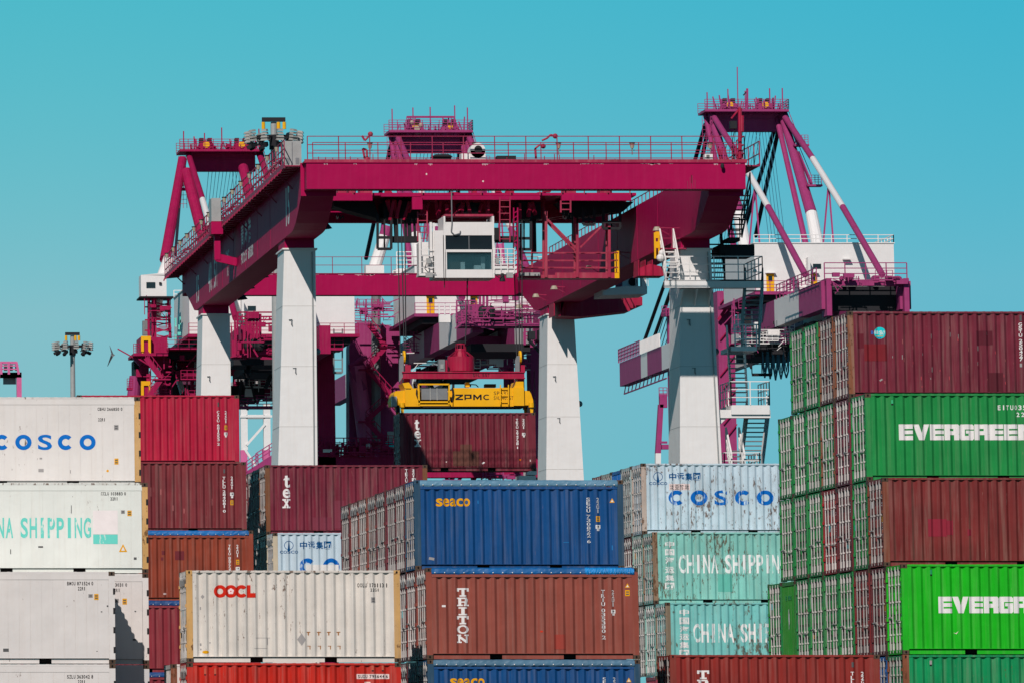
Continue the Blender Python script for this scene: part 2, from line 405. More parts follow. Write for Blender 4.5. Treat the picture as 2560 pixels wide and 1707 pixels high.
def door_mesh(y0, y1):
    mb = MB(); mb.box(.055, .085, y0, y1, .15, 2.44)
    zs = [.32, .72, 1.12, 1.52, 1.92]
    for z in zs: mb.hexa([(.056, y0+.09, z), (.056, y0+.09, z+.30), (.056, y1-.09, z+.30), (.056, y1-.09, z)], [(.03, y0+.09, z+.06), (.03, y0+.09, z+.24), (.03, y1-.09, z+.24), (.03, y1-.09, z+.06)])
    mb.mat(1); mb.box(.045, .06, y0-.004, y0+.02, .15, 2.44); mb.box(.045, .06, y1-.02, y1+.004, .15, 2.44)
    mb.box(.045, .06, y0, y1, .14, .165); mb.box(.045, .06, y0, y1, 2.425, 2.45)
    return mb
def bar_mesh(y, plate):
    mb = MB(); mb.tube((.005, y, .05), (.005, y, 2.53), .019, n=8)
    for z0, z1 in ((2.27, 2.46), (.13, .33)):
        mb.box(-.022, .03, y-.030, y+.030, z0, z1); mb.box(-.014, .02, y-.014, y+.014, z1, z1+.07); mb.box(-.014, .02, y-.014, y+.014, z0-.07, z0)
    for z in (.58, .93, 1.52, 2.02): mb.box(-.02, .04, y-.04, y+.04, z-.025, z+.025)
    if plate: mb.box(-.026, -.021, y-.12, y+.12, 2.16, 2.38)
    return mb
def hinge_mesh(y, sgn):
    mb = MB()
    for z in (.42, .98, 1.55, 2.12): mb.box(-.028, .03, y-.045, y+.045, z, z+.09)
    return mb
def handle_mesh(y0, y1, z):
    mb = MB(); mb.box(-.03, .0, y0, y1, z-.018, z+.018); mb.mat(1); mb.box(-.024, .03, y0+.08, y0+.19, z-.17, z-.06); return mb
def end_mesh(x, fine):
    mb = MB(); n = 34 if fine else 9; st = (CW-.24)/n; s = 1 if x < 1 else -1; d = .018 if fine else .04
    for i in range(n):
        a = .12 + i*st
        for u0, u1, d0, d1 in ((0, .2, 0, 0), (.2, .45, 0, d), (.45, .75, d, d), (.75, 1, d, 0)):
            mb.hexa([(x+s*d0, a+u0*st, .14), (x+s*d1, a+u1*st, .14), (x+s*(d1+.01), a+u1*st, .14), (x+s*(d0+.01), a+u0*st, .14)],
                    [(x+s*d0, a+u0*st, 2.45), (x+s*d1, a+u1*st, 2.45), (x+s*(d1+.01), a+u1*st, 2.45), (x+s*(d0+.01), a+u0*st, 2.45)])
    return mb
def tarp_mesh(seed, lo=2.405, depth=.0):
    rnd = random.Random(seed); mb = MB(); n = 60; xs = [.16 + (CL-.32)*i/n for i in range(n+1)]
    rows = [(-.012, lo), (-.03, lo+.035), (-.026, lo+.085), (-.01, 2.555), (.05, 2.592), (.5, 2.60)]
    off = [[rnd.uniform(-.010, .012) for _ in rows] for _ in xs]; sag = [rnd.uniform(-.008, .008) for _ in xs]
    vs = []
    for i, x in enumerate(xs):
        for j, (y, z) in enumerate(rows):
            vs.append((x, y - abs(off[i][j])*(1 if 0 < j < 4 else .2), z + off[i][j]*.5 + (sag[i] if j == 0 else 0)))
    m = len(rows); fs = [(i*m+j, (i+1)*m+j, (i+1)*m+j+1, i*m+j+1) for i in range(n) for j in range(m-1)]
    mb.add(vs, fs)
    mb.mat(1); k = 21
    for i in range(k):
        x = .26 + (CL-.52)*i/(k-1); mb.ball((x, -.03, lo+.045), .024, 8, 4)
    return mb
def half_disc_mesh(y0):
    vs, fs = disc(0, 0, 1, 1, 16, 90, 270)
    mb = MB(); mb.add([(.026, y0 - v[0]*-.30 if False else y0 + .34*(-v[0]), 1.86 + .36*v[1]) for v in vs], fs); return mb
def code_mesh():
    mb = MB(); rnd = random.Random(5)
    for z in (2.05, 1.98, 1.84, 1.77): mb.box(.024, .027, .20, .20+.13, z, z+.035)
    for i in range(12): mb.box(.024, .027, .22, .22+rnd.uniform(.05, .11), 1.62 - i*.07, 1.62 - i*.07 + .03)
    return mb

GREEN, EMER, LIME = srgb(26, 136, 66), srgb(4, 140, 82), srgb(22, 178, 24)
MARO, MARO2, BROWN, RUSTRED = srgb(116, 36, 54), srgb(104, 40, 46), srgb(122, 44, 44), srgb(146, 70, 64)
CRIM, ORANGE, REDB = srgb(176, 22, 58), srgb(146, 64, 44), srgb(196, 38, 24)
NAVY, BLUE = srgb(12, 74, 130), srgb(18, 98, 172)
WHITE, CREAM, PALE, TEAL = srgb(217, 211, 206), srgb(220, 212, 202), srgb(194, 212, 222), srgb(134, 198, 186)
POST_RUST, POST_TAN = srgb(132, 76, 50), srgb(206, 160, 98)

def container(X, Y, Z, color, label, grade=1, post=None, kind='dry', end='doors', front=True, tarp=None, group=None, plate=False,
              emblem=False, decal=None, dcolor=None, cat='container', tarp2=None):
    """every box has its own parts; identical parts share their mesh"""
    rnd = random.Random(hash((round(X, 1), round(Y, 1), round(Z, 1))) & 0xffff)
    rt = thing('shipping_container', label, cat, (X + rnd.uniform(-.018, .018), Y + rnd.uniform(-.03, .03), Z), rnd.uniform(-.0012, .0012), group)
    pm = M['white_box'] if kind == 'reefer' else M['paint%d' % grade]
    pc = post or color; ppm = M['paint3'] if post in (POST_RUST, POST_TAN) else pm
    ztop = 2.33 if tarp else 2.525
    def part(name, key, fn, mats, c=color, parent=rt):
        key = key + tuple(m.name for m in mats)
        return link(name, share(key, lambda: fn().mesh(name, mats, Vector())), parent, c)
    # frame: each corner post carries its two castings
    for px, py in ((0, 0), (CL, 0), (0, CW), (CL, CW)):
        p = part('corner_post', ('post',), post_mesh, [ppm], pc)
        p.location = (px, py, 0); p.scale = (1 if px == 0 else -1, 1 if py == 0 else -1, 1)
        if px and py: continue
        for z0 in (0, 2.473):
            part('corner_casting', ('cast', z0), lambda: cast_mesh(z0), [M['cast'] if rnd.random() < .8 else ppm, M['flat_black']], pc, p)
    part('top_rail', ('trail', bool(tarp)), lambda: MB().box(.172, CL-.172, -.004, .062, ztop+.0, ztop+.058), [ppm if post == POST_TAN else pm])
    part('bottom_rail', ('brail',), bottom_rail_mesh, [pm])
    part('underframe', ('under',), under_mesh, [M['under']])
    if kind == 'reefer': side = part('side_panel', ('flat',), lambda: flat_mesh(.16, 2.525), [pm])
    else: side = part('side_panel', ('corr', bool(tarp)), lambda: corr_mesh(.168, ztop), [pm])
    b = part('side_panel', ('corr', False), lambda: corr_mesh(.168, 2.525), [pm]); b.location = (CL, CW, 0); b.rotation_euler = (0, 0, math.pi)
    if not tarp: part('roof_panel', ('roof',), roof_mesh, [pm])
    else:
        tp = part('tarpaulin', ('tarp', rnd.randint(0, 3)), lambda: tarp_mesh(rnd.random()), [M['tarp'], M['bolt']], tarp)
        if tarp2:
            pt = part('tarpaulin', ('tarpp',), lambda: tarp_mesh(99), [M['tarp'], M['gasket']], tarp2); pt.scale = (.245, 1, 1); pt.location = (4.50, -.014, .003)
            pt['label'] = 'bright blue patch sheet at the end of the tarpaulin'
    e = part('end_panel', ('end', CL), lambda: end_mesh(CL-.04, False), [pm])
    if kind == 'reefer':
        for z in (.42, .98, 1.55, 2.12): pass
        part('hinge', ('hinge_r',), lambda: rhinge_mesh(), [M['gasket']])
    if end == 'doors':
        tone = rnd.uniform(.62, 1.12)
        part('door_header', ('header',), lambda: MB().box(.0, .09, .116, CW-.116, 2.45, 2.57), [ppm])
        s = part('door_sill', ('sill',), lambda: sill_mesh(), [ppm, M['flat_black']])
        for k, (y0, y1) in enumerate(((.125, 1.213), (1.225, CW-.125))):
            d = part('door', ('door', k), lambda: door_mesh(y0, y1), [pm, M['gasket']])
            for y in ((y0+.35, y0+.80) if k == 0 else (y0+.26, y0+.71)):
                part('locking_bar', ('bar', round(y, 2), plate), lambda: bar_mesh(y, plate), [M['bar']], tuple(v*tone for v in (.56, .54, .52)), d)
            zz = rnd.choice((.88, .98, 1.08))
            part('door_handle', ('handle', k, zz), lambda: handle_mesh(y0+.28, y0+.85, zz), [M['bar'], M['flat_black']], (.45, .43, .40), d)
            if rnd.random() < .45:
                pk = rnd.choice(('white', 'cyan', 'yellow', 'silver', 'pink')); pv = rnd.randint(0, 3)
                part('placard', ('placard', k, pv), lambda: MB().box(.022, .027, y0+(.07, .52, .9, .55)[pv], y0+(.22, .68, 1.03, .74)[pv], (1.3, 1.75, 1.2, .7)[pv], (1.5, 1.95, 1.36, .86)[pv]), [INK[pk]], color, d)
            part('hinge', ('hinge', k), lambda: hinge_mesh(.12 if k == 0 else CW-.12, 1), [pm], pc, d)
            if k == 0: part('lettering', ('code',), code_mesh, [INK['white'] if color not in (GREEN, EMER, LIME) else INK['palegreen']], color, d)
            if k == 1 and emblem: part('emblem', ('halfdisc',), lambda: half_disc_mesh(CW-.46), [INK['white']], color, d)
    else:
        w_ = part('end_panel', ('endl', end), lambda: end_mesh(.012, end != 'plain'), [pm])
        part('end_rail', ('erail',), lambda: MB().box(.0, .07, .116, CW-.116, 2.45, 2.57).box(.0, .07, .116, CW-.116, .01, .14), [ppm])
    if decal:
        dc = Decal(); org = rt.location
        def bx(x0, y0, x1, y1):               # photograph pixels -> panel coordinates on this box
            a = at(x0, y1, Y) - Vector((X, Y, Z)); c = at(x1, y0, Y) - Vector((X, Y, Z)); return (a.x, a.z, c.x, c.z)
        decal(dc, bx)
        dc.build(side, flat if kind == 'reefer' else prof, () if kind == 'reefer' else CUTS, color=dcolor or color)
    return rt
def sill_mesh():
    mb = MB(); mb.box(.0, .09, .116, CW-.116, .01, .135); mb.mat(1)
    for y in (.45, .78, 1.13, 1.42, 1.75, 2.05): mb.box(-.003, .0, y-.05, y+.05, .03, .10)
    return mb
def rhinge_mesh():
    mb = MB()
    for z in (.30, .86, 1.40, 1.95): mb.box(CL-.05, CL+.012, -.014, .0, z, z+.17)
    return mb

# ---- writing on the boxes, placed where the photograph shows it (pixel boxes x0, y0, x1, y1)
def codes(dc, bx, c1, b1, c2, b2, ink_='white'):
    dc.stack(c1, bx(*b1), ink_, gap=.10); dc.stack(c2, bx(*b2), ink_, gap=.10)
def sticker(dc, bx, b, ink_='yellow', lines=True):
    q = bx(*b); dc.rect(q, ink_); x0, z0, x1, z1 = q; w_, h = x1-x0, z1-z0
    if lines:
        for i in (0, 1): dc.rect((x0+.18*w_, z0+(.2+.38*i)*h, x1-.18*w_, z0+(.40+.38*i)*h), 'grey', .002)
def icplate(dc, bx, b, ink_='white'):
    q = bx(*b); x0, z0, x1, z1 = q; m = z0 + .38*(z1-z0)
    dc.rect((x0, m, x1, z1), ink_); k = .22*(x1-x0)
    dc.rect((x0+k, m+.3*(z1-m), x0+1.5*k, z1-.22*(z1-m)), 'grey', .002); dc.rect((x0+2.2*k, m+.3*(z1-m), x1-k, z1-.22*(z1-m)), 'grey', .002)
    dc.rect((x0+.25*(x1-x0), z0, x1-.2*(x1-x0), m-.1*(m-z0)), ink_)
def cosco_word(dc, bx, xs, y0, y1, ink_):
    for c, (a, b) in zip('COSCO', xs):
        if c == 'S': dc.glyph('S', bx(a, y0, b, y1), ink_)
        else: dc.poly(COS[c], bx(a, y0, b, y1), ink_)
def cosco_mark(dc, bx, cx, cy, r, wx0, wx1, wy0, wy1, ink_='navy'):
    dc.poly(ring(inner=.88, n=36), bx(cx-r, cy-r, cx+r, cy+r), ink_)
    dc.poly(([(0, 0), (1, 0), (.5, 1)], [(0, 1, 2)]), bx(cx-3.6, cy-1.2*r, cx+3.6, wy0+1), ink_, .001)
    dc.line('COSCO', bx(wx0, wy0, wx1, wy1), ink_, gap=.10)
def d_cbhu(dc, bx):
    dc.line('CBHU 266850 0', bx(244.9, 1017.8, 306.8, 1025.4), 'black', 'b'); dc.line('22R1', bx(246.5, 1044, 264, 1052), 'black', 'b')
    cosco_word(dc, bx, ((-13, 24), (39.2, 79.7), (95.7, 130.7), (145.7, 184.3), (200, 239.8)), 1085.4, 1123.7, 'blue')
    sticker(dc, bx, (287, 1145, 297, 1160)); sticker(dc, bx, (286, 1061, 297, 1074), 'silver'); dc.poly(disc(), bx(267, 1173, 273, 1179), 'yellow')
    for a in ((100, 1143, 106, 1147), (97, 1171, 110, 1179), (176, 1174, 178, 1182)): dc.rect(bx(*a), 'silver')
def d_cclu(dc, bx):
    dc.line('CCLU 103883 0', bx(252.9, 1228.9, 315, 1237), 'black', 'b'); dc.line('22R1', bx(276.5, 1241.6, 295, 1249.6), 'black', 'b')
    dc.line('CHINA', bx(-76, 1293, 33, 1343.8), 'teal', gap=.22); dc.line('SHIPPING', bx(52, 1293, 227.7, 1343.8), 'teal', gap=.22)
    dc.rect(bx(233.6, 1275, 294.6, 1334), ink_col((238, 228, 225))); dc.rect(bx(233.6, 1335, 294.6, 1358.6), 'teal')
    dc.tri(bx(297.6, 1358.6, 318.5, 1378.6)); sticker(dc, bx, (319, 1275, 329.5, 1288.7)); sticker(dc, bx, (303, 1274.4, 312.5, 1283), 'silver')
    for a in ((178, 1262, 179.5, 1282), (96, 1364, 108, 1368), (26, 1372, 28, 1384), (335, 1392, 342, 1398)): dc.rect(bx(*a), 'grey')
def d_bmou(dc, bx):
    dc.line('BMOU 871524 0', bx(168, 1453, 233, 1462), 'black', 'b'); dc.line('22R1', bx(195, 1465.8, 213.4, 1474.7), 'black', 'b')
    sticker(dc, bx, (235.7, 1483.6, 246.4, 1498.5)); sticker(dc, bx, (221, 1484, 232, 1493), 'silver')
    for a in ((267, 1512, 271, 1516), (252, 1527, 256, 1529.5), (8, 1620, 22, 1628), (241, 1626, 244, 1628)): dc.rect(bx(*a), 'grey')
def d_mid(dc, bx):
    dc.line('SZLU 363031 0', bx(252.5, 1456.8, 318.5, 1465), 'black', 'b'); dc.line('22R1', bx(281, 1470, 300.6, 1478.5), 'black', 'b')
    sticker(dc, bx, (307, 1495, 318, 1510)); sticker(dc, bx, (287, 1495.5, 298, 1505), 'silver'); dc.poly(disc(), bx(337, 1525.5, 341.5, 1529), 'grey')
    dc.rect(bx(333, 1596, 341, 1600), 'grey')
def d_szlu(dc, bx):
    dc.line('SZLU 363042 8', bx(168, 1686, 233, 1695), 'black', 'b'); dc.line('22R1', bx(195, 1698.8, 213.4, 1707.5), 'black', 'b')
def d_oocl(dc, bx):
    r = 15.8; y = 1477
    for i, cx in enumerate((550.6, 577.4)): dc.poly(ring(inner=.45, n=36), bx(cx-r, y-r, cx+r, y+r), 'red', .0015*i)
    dc.poly(ring(40, 320, .45, 30), bx(604-r, y-r, 604+r, y+r), 'red', .003)
    dc.poly(boxes((0, .42, 0, 1), (.42, 1, 0, .36)), bx(617.6, 1461.6, 639, 1492.6), 'red', .0045)
    for k in range(5):
        a = R(90 + 72*k); cx, cy = 577.4 + 4.6*math.cos(a), 1477 - 4.6*math.sin(a); dc.poly(disc(n=12), bx(cx-3.2, cy-3.2, cx+3.2, cy+3.2), 'petal', .006 + .0008*k)
    dc.poly(disc(n=10), bx(576, 1475.6, 578.8, 1478.4), 'red', .011)
    dc.line('OOLU 170113 1', bx(894, 1456.8, 969.6, 1466.9), 'black', 'b'); dc.line('22G1', bx(926, 1469.6, 948, 1477.3), 'black', 'b')
    sticker(dc, bx, (928, 1491.6, 938.6, 1505.6), 'silver')
    dc.poly(([(.5, 0), (1, .5), (.5, 1), (0, .5)], [(0, 1, 2, 3)]), bx(744, 1582, 764.5, 1613), 'silver')
    dc.poly(disc(n=14), bx(506, 1625, 523, 1633), 'yellow'); dc.poly(([(.5, 0), (1, .5), (.5, 1), (0, .5)], [(0, 1, 2, 3)]), bx(502, 1485, 511, 1496), 'silver')
    for x in (767, 793, 818, 842):
        dc.rect(bx(x, 1578, x+9, 1580.2), ink_col((150, 96, 48))); dc.rect(bx(x+3, 1580.2, x+6, 1587), ink_col((160, 110, 62)))
        dc.rect(bx(x+2, 1613, x+10, 1614.6), ink_col((150, 96, 48))); dc.rect(bx(x+7.5, 1614.6, x+9.5, 1622), ink_col((160, 110, 62)))
    for a in ((640, 1593, 676, 1594), (636, 1619, 668, 1620), (668, 1595, 670, 1611), (500, 1516, 503, 1523), (500, 1607, 504, 1613), (501, 1620, 504, 1624), (524, 1604, 527, 1607)): dc.rect(bx(*a), 'silver')
def d_sudu(dc, bx):
    dc.rect(bx(893, 1683.6, 974, 1696), 'pink'); q = bx(896, 1685.5, 971, 1694)
    for it in [Decal().line('SUDU 795644 6', q, 'black', 'b')]:
        dc.items += [(a, b, c, .003) for a, b, c, d in it.items]
    dc.rect(bx(912, 1703, 927, 1712), 'pink')
def tex_word(dc, bx, t, e, x):
    dc.glyph('t', bx(*t), 'white'); dc.glyph('e', bx(*e), 'white'); dc.glyph('x', bx(*x), 'white')
    x0, y0, x1, y1 = x; h = y1-y0; w_ = x1-x0
    for a in ((x0-1, y0, x0+.48*w_, y0+.17*h), (x1-.40*w_, y0, x1+1, y0+.17*h), (x0-1, y1-.17*h, x0+.42*w_, y1), (x1-.48*w_, y1-.17*h, x1+1, y1)): dc.rect(bx(*a), 'white', .0015)
    x0, y0, x1, y1 = t; dc.rect(bx(x0+.22*(x1-x0), y0+1, x0+.62*(x1-x0), y1-.2*(y1-y0)), 'white', .0015)
def d_tex(dc, bx):
    tex_word(dc, bx, (710.3, 1187, 725.8, 1218), (708.4, 1220.5, 726.5, 1244), (708.5, 1246, 726, 1269))
    codes(dc, bx, 'TEXU 461872', (1015, 1171.6, 1020.6, 1260), '22G1', (1031.5, 1171.6, 1037.5, 1192)); icplate(dc, bx, (1031, 1194, 1041, 1206))
    for a in ((783, 1292, 830, 1326), (835, 1250, 862, 1320)): dc.rect(bx(*a), ink_col((118, 52, 66)))
def d_tex_hang(dc, bx):
    tex_word(dc, bx, (1036, 1048, 1048, 1074.5), (1035.5, 1076, 1050.8, 1095.2), (1037, 1097.6, 1051, 1115.8))
    codes(dc, bx, 'TEXU 294738 1', (1290, 1046, 1294.6, 1121), '22G1', (1305.4, 1046, 1310.5, 1071)); icplate(dc, bx, (1304.5, 1081, 1313, 1092))
    for a in ((1150, 1110, 1179, 1127), (1132, 1127, 1196, 1164)): dc.rect(bx(*a), ink_col((104, 66, 58)))
    dc.poly(([(0, .4), (.3, 0), (1, .6), (.7, 1)], [(0, 1, 2, 3)]), bx(1203.5, 1153, 1212, 1159.5), 'white'); dc.rect(bx(1297.5, 1146, 1302, 1150.5), 'orange')
    for a in ((1114, 1152, 1117, 1155), (1323.5, 1148, 1326, 1153)): dc.rect(bx(*a), 'pink')
def cosco_pale(dc, bx, dx, dy, full):
    cosco_mark(dc, bx, 1644.7+dx, 1190.6+dy, 11.4, 1622.3+dx, 1668+dx, 1203.7+dy, 1211+dy)
    for i, c in enumerate('中远集团'): dc.glyph(c, bx(1672.5+dx+20*i, 1180.5+dy, 1690.5+dx+20*i, 1199.8+dy), 'navy')
    if full:
        q = bx(1672.5, 1208.4, 1724.8, 1224.0); dc.rect(q, 'pink')
        for i, c in enumerate('泛亚航运'):
            it = Decal().glyph(c, bx(1674.5+12.4*i, 1210, 1685+12.4*i, 1222.5), 'grey'); dc.items += [(a, b, cc, .003) for a, b, cc, d in it.items]
        cosco_word(dc, bx, ((1671.4, 1711.2), (1726.7, 1768), (1786, 1819.6), (1838, 1877.6), (1892.3, 1933.7)), 1224.6, 1261.8, 'blueworn')
    else:
        cosco_word(dc, bx, ((748, 789), (807, 848), (866, 900), (918, 958), (973, 1015)), 1394.4, 1436, 'blueworn')
        dc.rect(bx(765, 1410.5, 846, 1440), ink_col((222, 220, 216)), .004)
def china(dc, bx, vx0, vx1, vy, c0, c1, s0, s1, y0, y1):
    for (a, b), ch in zip(vy, '中国海运集团'): dc.glyph(ch, bx(vx0, a, vx1, b), 'white', lift=.001)
    dc.line('CHINA', bx(c0, y0, c1, y1), 'whiteworn', gap=.16); dc.line('SHIPPING', bx(s0, y0, s1, y1), 'whiteworn', gap=.16)
def d_c2(dc, bx):
    china(dc, bx, 1664, 1686.8, ((1352, 1367), (1371.7, 1387), (1391.4, 1407.7), (1415.4, 1432), (1436, 1451.4), (1455.3, 1472.3)), 1698.9, 1796, 1814.6, 1968, 1385.6, 1432)
    dc.rect(bx(1797, 1434, 1832, 1478), ink_col((100, 178, 162)))
def d_c3(dc, bx):
    china(dc, bx, 1698, 1721.7, ((1522, 1537.5), (1542.5, 1559.5), (1564.4, 1579), (1583, 1599), (1603, 1619.5), (1623, 1640)), 1732.5, 1834, 1851.3, 2010, 1557.8, 1605)
def d_seaco(dc, bx):
    dc.line('seaco', bx(1091.3, 1244.4, 1175.4, 1264.6), 'yellow', gap=.06)
    codes(dc, bx, 'SEGU 730822 6', (1468.6, 1242.5, 1476.2, 1356.4), '22U1', (1492.6, 1243, 1498.4, 1281))
    sticker(dc, bx, (1491, 1289, 1501, 1303)); icplate(dc, bx, (1490, 1311, 1502, 1326)); dc.tri(bx(1525.5, 1244, 1537, 1255.3))
    dc.poly(([(0, .3), (.9, 0), (1, .7), (.1, 1)], [(0, 1, 2, 3)]), bx(1073, 1391, 1087, 1400), 'silver')
    for a in ((1410, 1354, 1424, 1355.5), (1531, 1362, 1533, 1374), (1195, 1250, 1197, 1258)): dc.rect(bx(*a), ink_col((40, 120, 180)))
def d_triton(dc, bx):
    for c, (a, b) in zip('TRITON', ((1469, 1490.5), (1492.5, 1514), (1516.6, 1537), (1538.7, 1559.6), (1561.6, 1583), (1585, 1606))): dc.poly(SLAB[c], bx(1144, a, 1173, b), 'white')
    codes(dc, bx, 'TRIU 035380 2', (1506, 1473.4, 1513.6, 1596.8), '22U1', (1531, 1473.8, 1536.5, 1515)); icplate(dc, bx, (1529, 1523, 1540, 1537.5))
    dc.tri(bx(1564, 1457, 1575.5, 1468)); sticker(dc, bx, (1564.7, 1473.8, 1575, 1488.8)); dc.rect(bx(1106, 1511.5, 1115, 1516.5), 'white')
    dc.poly(disc(n=9), bx(1351, 1575, 1359, 1580), ink_col((200, 60, 40))); dc.rect(bx(1387, 1585, 1415, 1622), ink_col((156, 66, 56)))
def d_seaco2(dc, bx):
    dc.line('seaco', bx(1126, 1694.3, 1211, 1714.8), 'yellow', gap=.06); dc.tri(bx(1566.3, 1692.8, 1578, 1704))
    codes(dc, bx, 'SEGU 731105 4', (1508.5, 1692, 1515, 1804), '22U1', (1533, 1692, 1539, 1730))
def d_tllu_r(dc, bx):
    for i, c in enumerate('TRITON'): dc.poly(SLAB[c], bx(1743, 1674.7+23.2*i, 1773, 1696.2+23.2*i), 'white')
    codes(dc, bx, 'TLLU 284051 3', (2129.4, 1678, 2135.5, 1802), '22G1', (2153, 1678, 2159.6, 1719))
    dc.rect(bx(2129, 1654, 2135, 1667), 'grey')
def d_caiu(dc, bx):
    codes(dc, bx, 'CAIU 681553 2', (543.7, 1026, 549.6, 1112.5), '22G1', (562.8, 1026.4, 567.6, 1056.7))
    sticker(dc, bx, (562, 1062.5, 569, 1074)); icplate(dc, bx, (561, 1080, 569.5, 1092)); dc.rect(bx(544.5, 1005, 548, 1016), 'grey')
def d_tllu(dc, bx):
    codes(dc, bx, 'TLLU 284081 0', (558, 1190.6, 564, 1280), '22G1', (577.8, 1190, 582.6, 1221.6))
    icplate(dc, bx, (576, 1230, 585.3, 1244)); sticker(dc, bx, (576.6, 1249.6, 584.3, 1261.5)); dc.rect(bx(559, 1172, 563, 1182), 'grey')
    for a in ((377, 1217, 379, 1240), (402, 1222, 404, 1236), (432, 1262, 435, 1276), (460, 1270, 462, 1282), (530, 1245, 532, 1262)): dc.rect(bx(*a), ink_col((178, 104, 104)))
def d_orange(dc, bx):
    codes(dc, bx, 'TRIU 057725 4', (571.6, 1360.7, 576.6, 1440), '22U1', (591, 1360.7, 595.6, 1391.4))
    sticker(dc, bx, (590.3, 1398, 597.7, 1410)); icplate(dc, bx, (589.5, 1416, 598.8, 1430))
    for a in ((437.5, 1376.5, 460, 1399), (404, 1376, 412, 1386), (402, 1392, 408, 1400)): dc.rect(bx(*a), ink_col((112, 46, 52)))
    dc.poly(disc(n=10), bx(408, 1481, 416, 1486), 'pink')
def d_sky(dc, bx):
    dc.poly(disc(), bx(2184.6, 817.7, 2213.2, 847), 'cyan')
    dc.glyph('B', bx(2177.5, 827, 2182.5, 835.5), 'blue'); it = Decal().line('lue', bx(2184.5, 827, 2195.5, 835.5), 'white', gap=.1).line('Sky', bx(2198.5, 827, 2211.5, 837), 'white', gap=.1).rect(bx(2189, 839.5, 2207, 841), 'yellow').rect(bx(2195, 842.5, 2197, 845.5), 'blue').rect(bx(2199, 842.5, 2201, 846), 'blue')
    dc.items += [(a, b, c, .003) for a, b, c, d in it.items]
    dc.stack('GSTU 250427', bx(2548, 806.7, 2553.6, 902), 'white', gap=.08); dc.rect(bx(2549, 908, 2554, 917), 'silver'); dc.rect(bx(2548, 788, 2553, 803), 'grey')
    dc.poly(([(0, .4), (.3, 0), (1, .6), (.7, 1)], [(0, 1, 2, 3)]), bx(2198, 945.5, 2206.5, 952.5), 'silver')
    for a, c in (((2440, 827, 2480, 862), (92, 34, 46)), ((2472, 931, 2506, 979), (88, 34, 44)), ((2160, 860, 2216, 902), (122, 36, 44)), ((2143, 834, 2158, 870), (100, 34, 46))): dc.rect(bx(*a), ink_col(c))
    rnd = random.Random(3)
    for i in range(34):
        x = 2156 + rnd.randint(0, 15)*23.2 + rnd.uniform(4, 11); y = rnd.uniform(815, 965); h = rnd.uniform(3, 13)
        dc.rect(bx(x, y, x + rnd.uniform(.7, 1.5), y+h), rnd.choice((ink_col((170, 100, 96)), ink_col((190, 70, 80)), 'silver')))
def evergreen(dc, bx, x0, y0, y1, word='EVERGREEN'):
    pos = {0: (0, 33.7), 1: (36.3, 74.5), 2: (77.1, 111.6), 3: (114.3, 149), 4: (150.8, 186.6), 5: (188.6, 224.6), 6: (226.4, 259.5), 7: (262.1, 295.8), 8: (298.5, 334)}
    for i, c in enumerate(word): dc.poly(BLOCK[c], bx(x0+pos[i][0], y0, x0+pos[i][1], y1), 'white')
def d_ever1(dc, bx):
    evergreen(dc, bx, 2247.1, 1059.7, 1099.2); dc.line('EITU035210 4', bx(2494.2, 1012, 2610, 1024), 'white', gap=.5); dc.line('22G1', bx(2541, 1030, 2582, 1041), 'white', gap=.5)
    dc.rect(bx(2227, 999, 2231.5, 1008), 'palegreen'); dc.rect(bx(2227, 1008, 2232, 1012), 'black')
def d_ever2(dc, bx):
    evergreen(dc, bx, 2347, 1490.3, 1531.6); dc.rect(bx(2326, 1422.5, 2331.5, 1434.5), 'palegreen'); dc.rect(bx(2326, 1434.5, 2331.5, 1438.5), 'black')
    dc.poly(([(0, .5), (.5, .3), (1, 1), (.6, 0)], [(0, 1, 2, 3)]), bx(2385, 1576, 2397, 1584), 'pink')
def d_emer(dc, bx):
    dc.rect(bx(2326, 1650, 2331.5, 1660), 'silver'); dc.rect(bx(2326, 1660, 2331.5, 1664), 'black')
def vents(dc, bx, pts, inkl='silver'):
    for x, y in pts: dc.rect(bx(x, y, x+5, y+14), inkl); dc.rect(bx(x, y+14, x+5, y+17), 'black')

# ---- the front rank
GZ = 5.49 + EYE - CH                # bottom of the fourth row (from the top) of the green stack
TIER = 2.605; P = 2.56; YF = 190.6
G1 = 'boxes of the green and maroon stack'
def gz(t): return GZ + (4-t)*TIER
XR = 36.15
ordn = ['nearest', 'second', 'third', 'fourth', 'fifth', 'sixth', 'seventh', 'eighth', 'ninth']
row = {1: 'top row', 2: 'second row', 3: 'third row', 4: 'fourth row'}
def gl(t, n, what): return '%s, %s door end from the front, %s of the tall green stack' % (what, ordn[n], row[t])
def gbox(t, k, c, label, **kw): return container(XR, YF + (8-k)*P, gz(t), c, label, group=G1, **kw)
gbox(1, 5, MARO, 'maroon container with round cyan sticker crowning the tall green stack', grade=1, post=POST_RUST, decal=d_sky)
gbox(1, 4, MARO2, gl(1, 1, 'dark maroon container'), post=POST_RUST)
gbox(1, 3, GREEN, gl(1, 2, 'green container'), emblem=True)
gbox(1, 2, GREEN, gl(1, 3, 'bright green container'))
gbox(2, 6, GREEN, 'green container with white lettering and codes under the cyan-stickered maroon one', grade=0, emblem=True, decal=d_ever1)
gbox(2, 5, MARO, gl(2, 1, 'maroon container'))
for k, n, e in ((4, 2, True), (3, 3, True), (2, 4, True), (1, 5, True)): gbox(2, k, GREEN, gl(2, n, 'green container'), emblem=e, post=POST_RUST if k == 4 else None)
gbox(3, 7, BROWN, 'plain brown-red unlettered container between the two white-lettered green ones', post=srgb(124, 62, 44), decal=lambda dc, bx: [dc.rect(bx(*a), ink_col((142, 40, 58))) for a in ((2322, 1296, 2368, 1340), (2368, 1300, 2384, 1336), (2420, 1322, 2430, 1338))])
gbox(3, 6, GREEN, gl(3, 1, 'green container'), emblem=True)
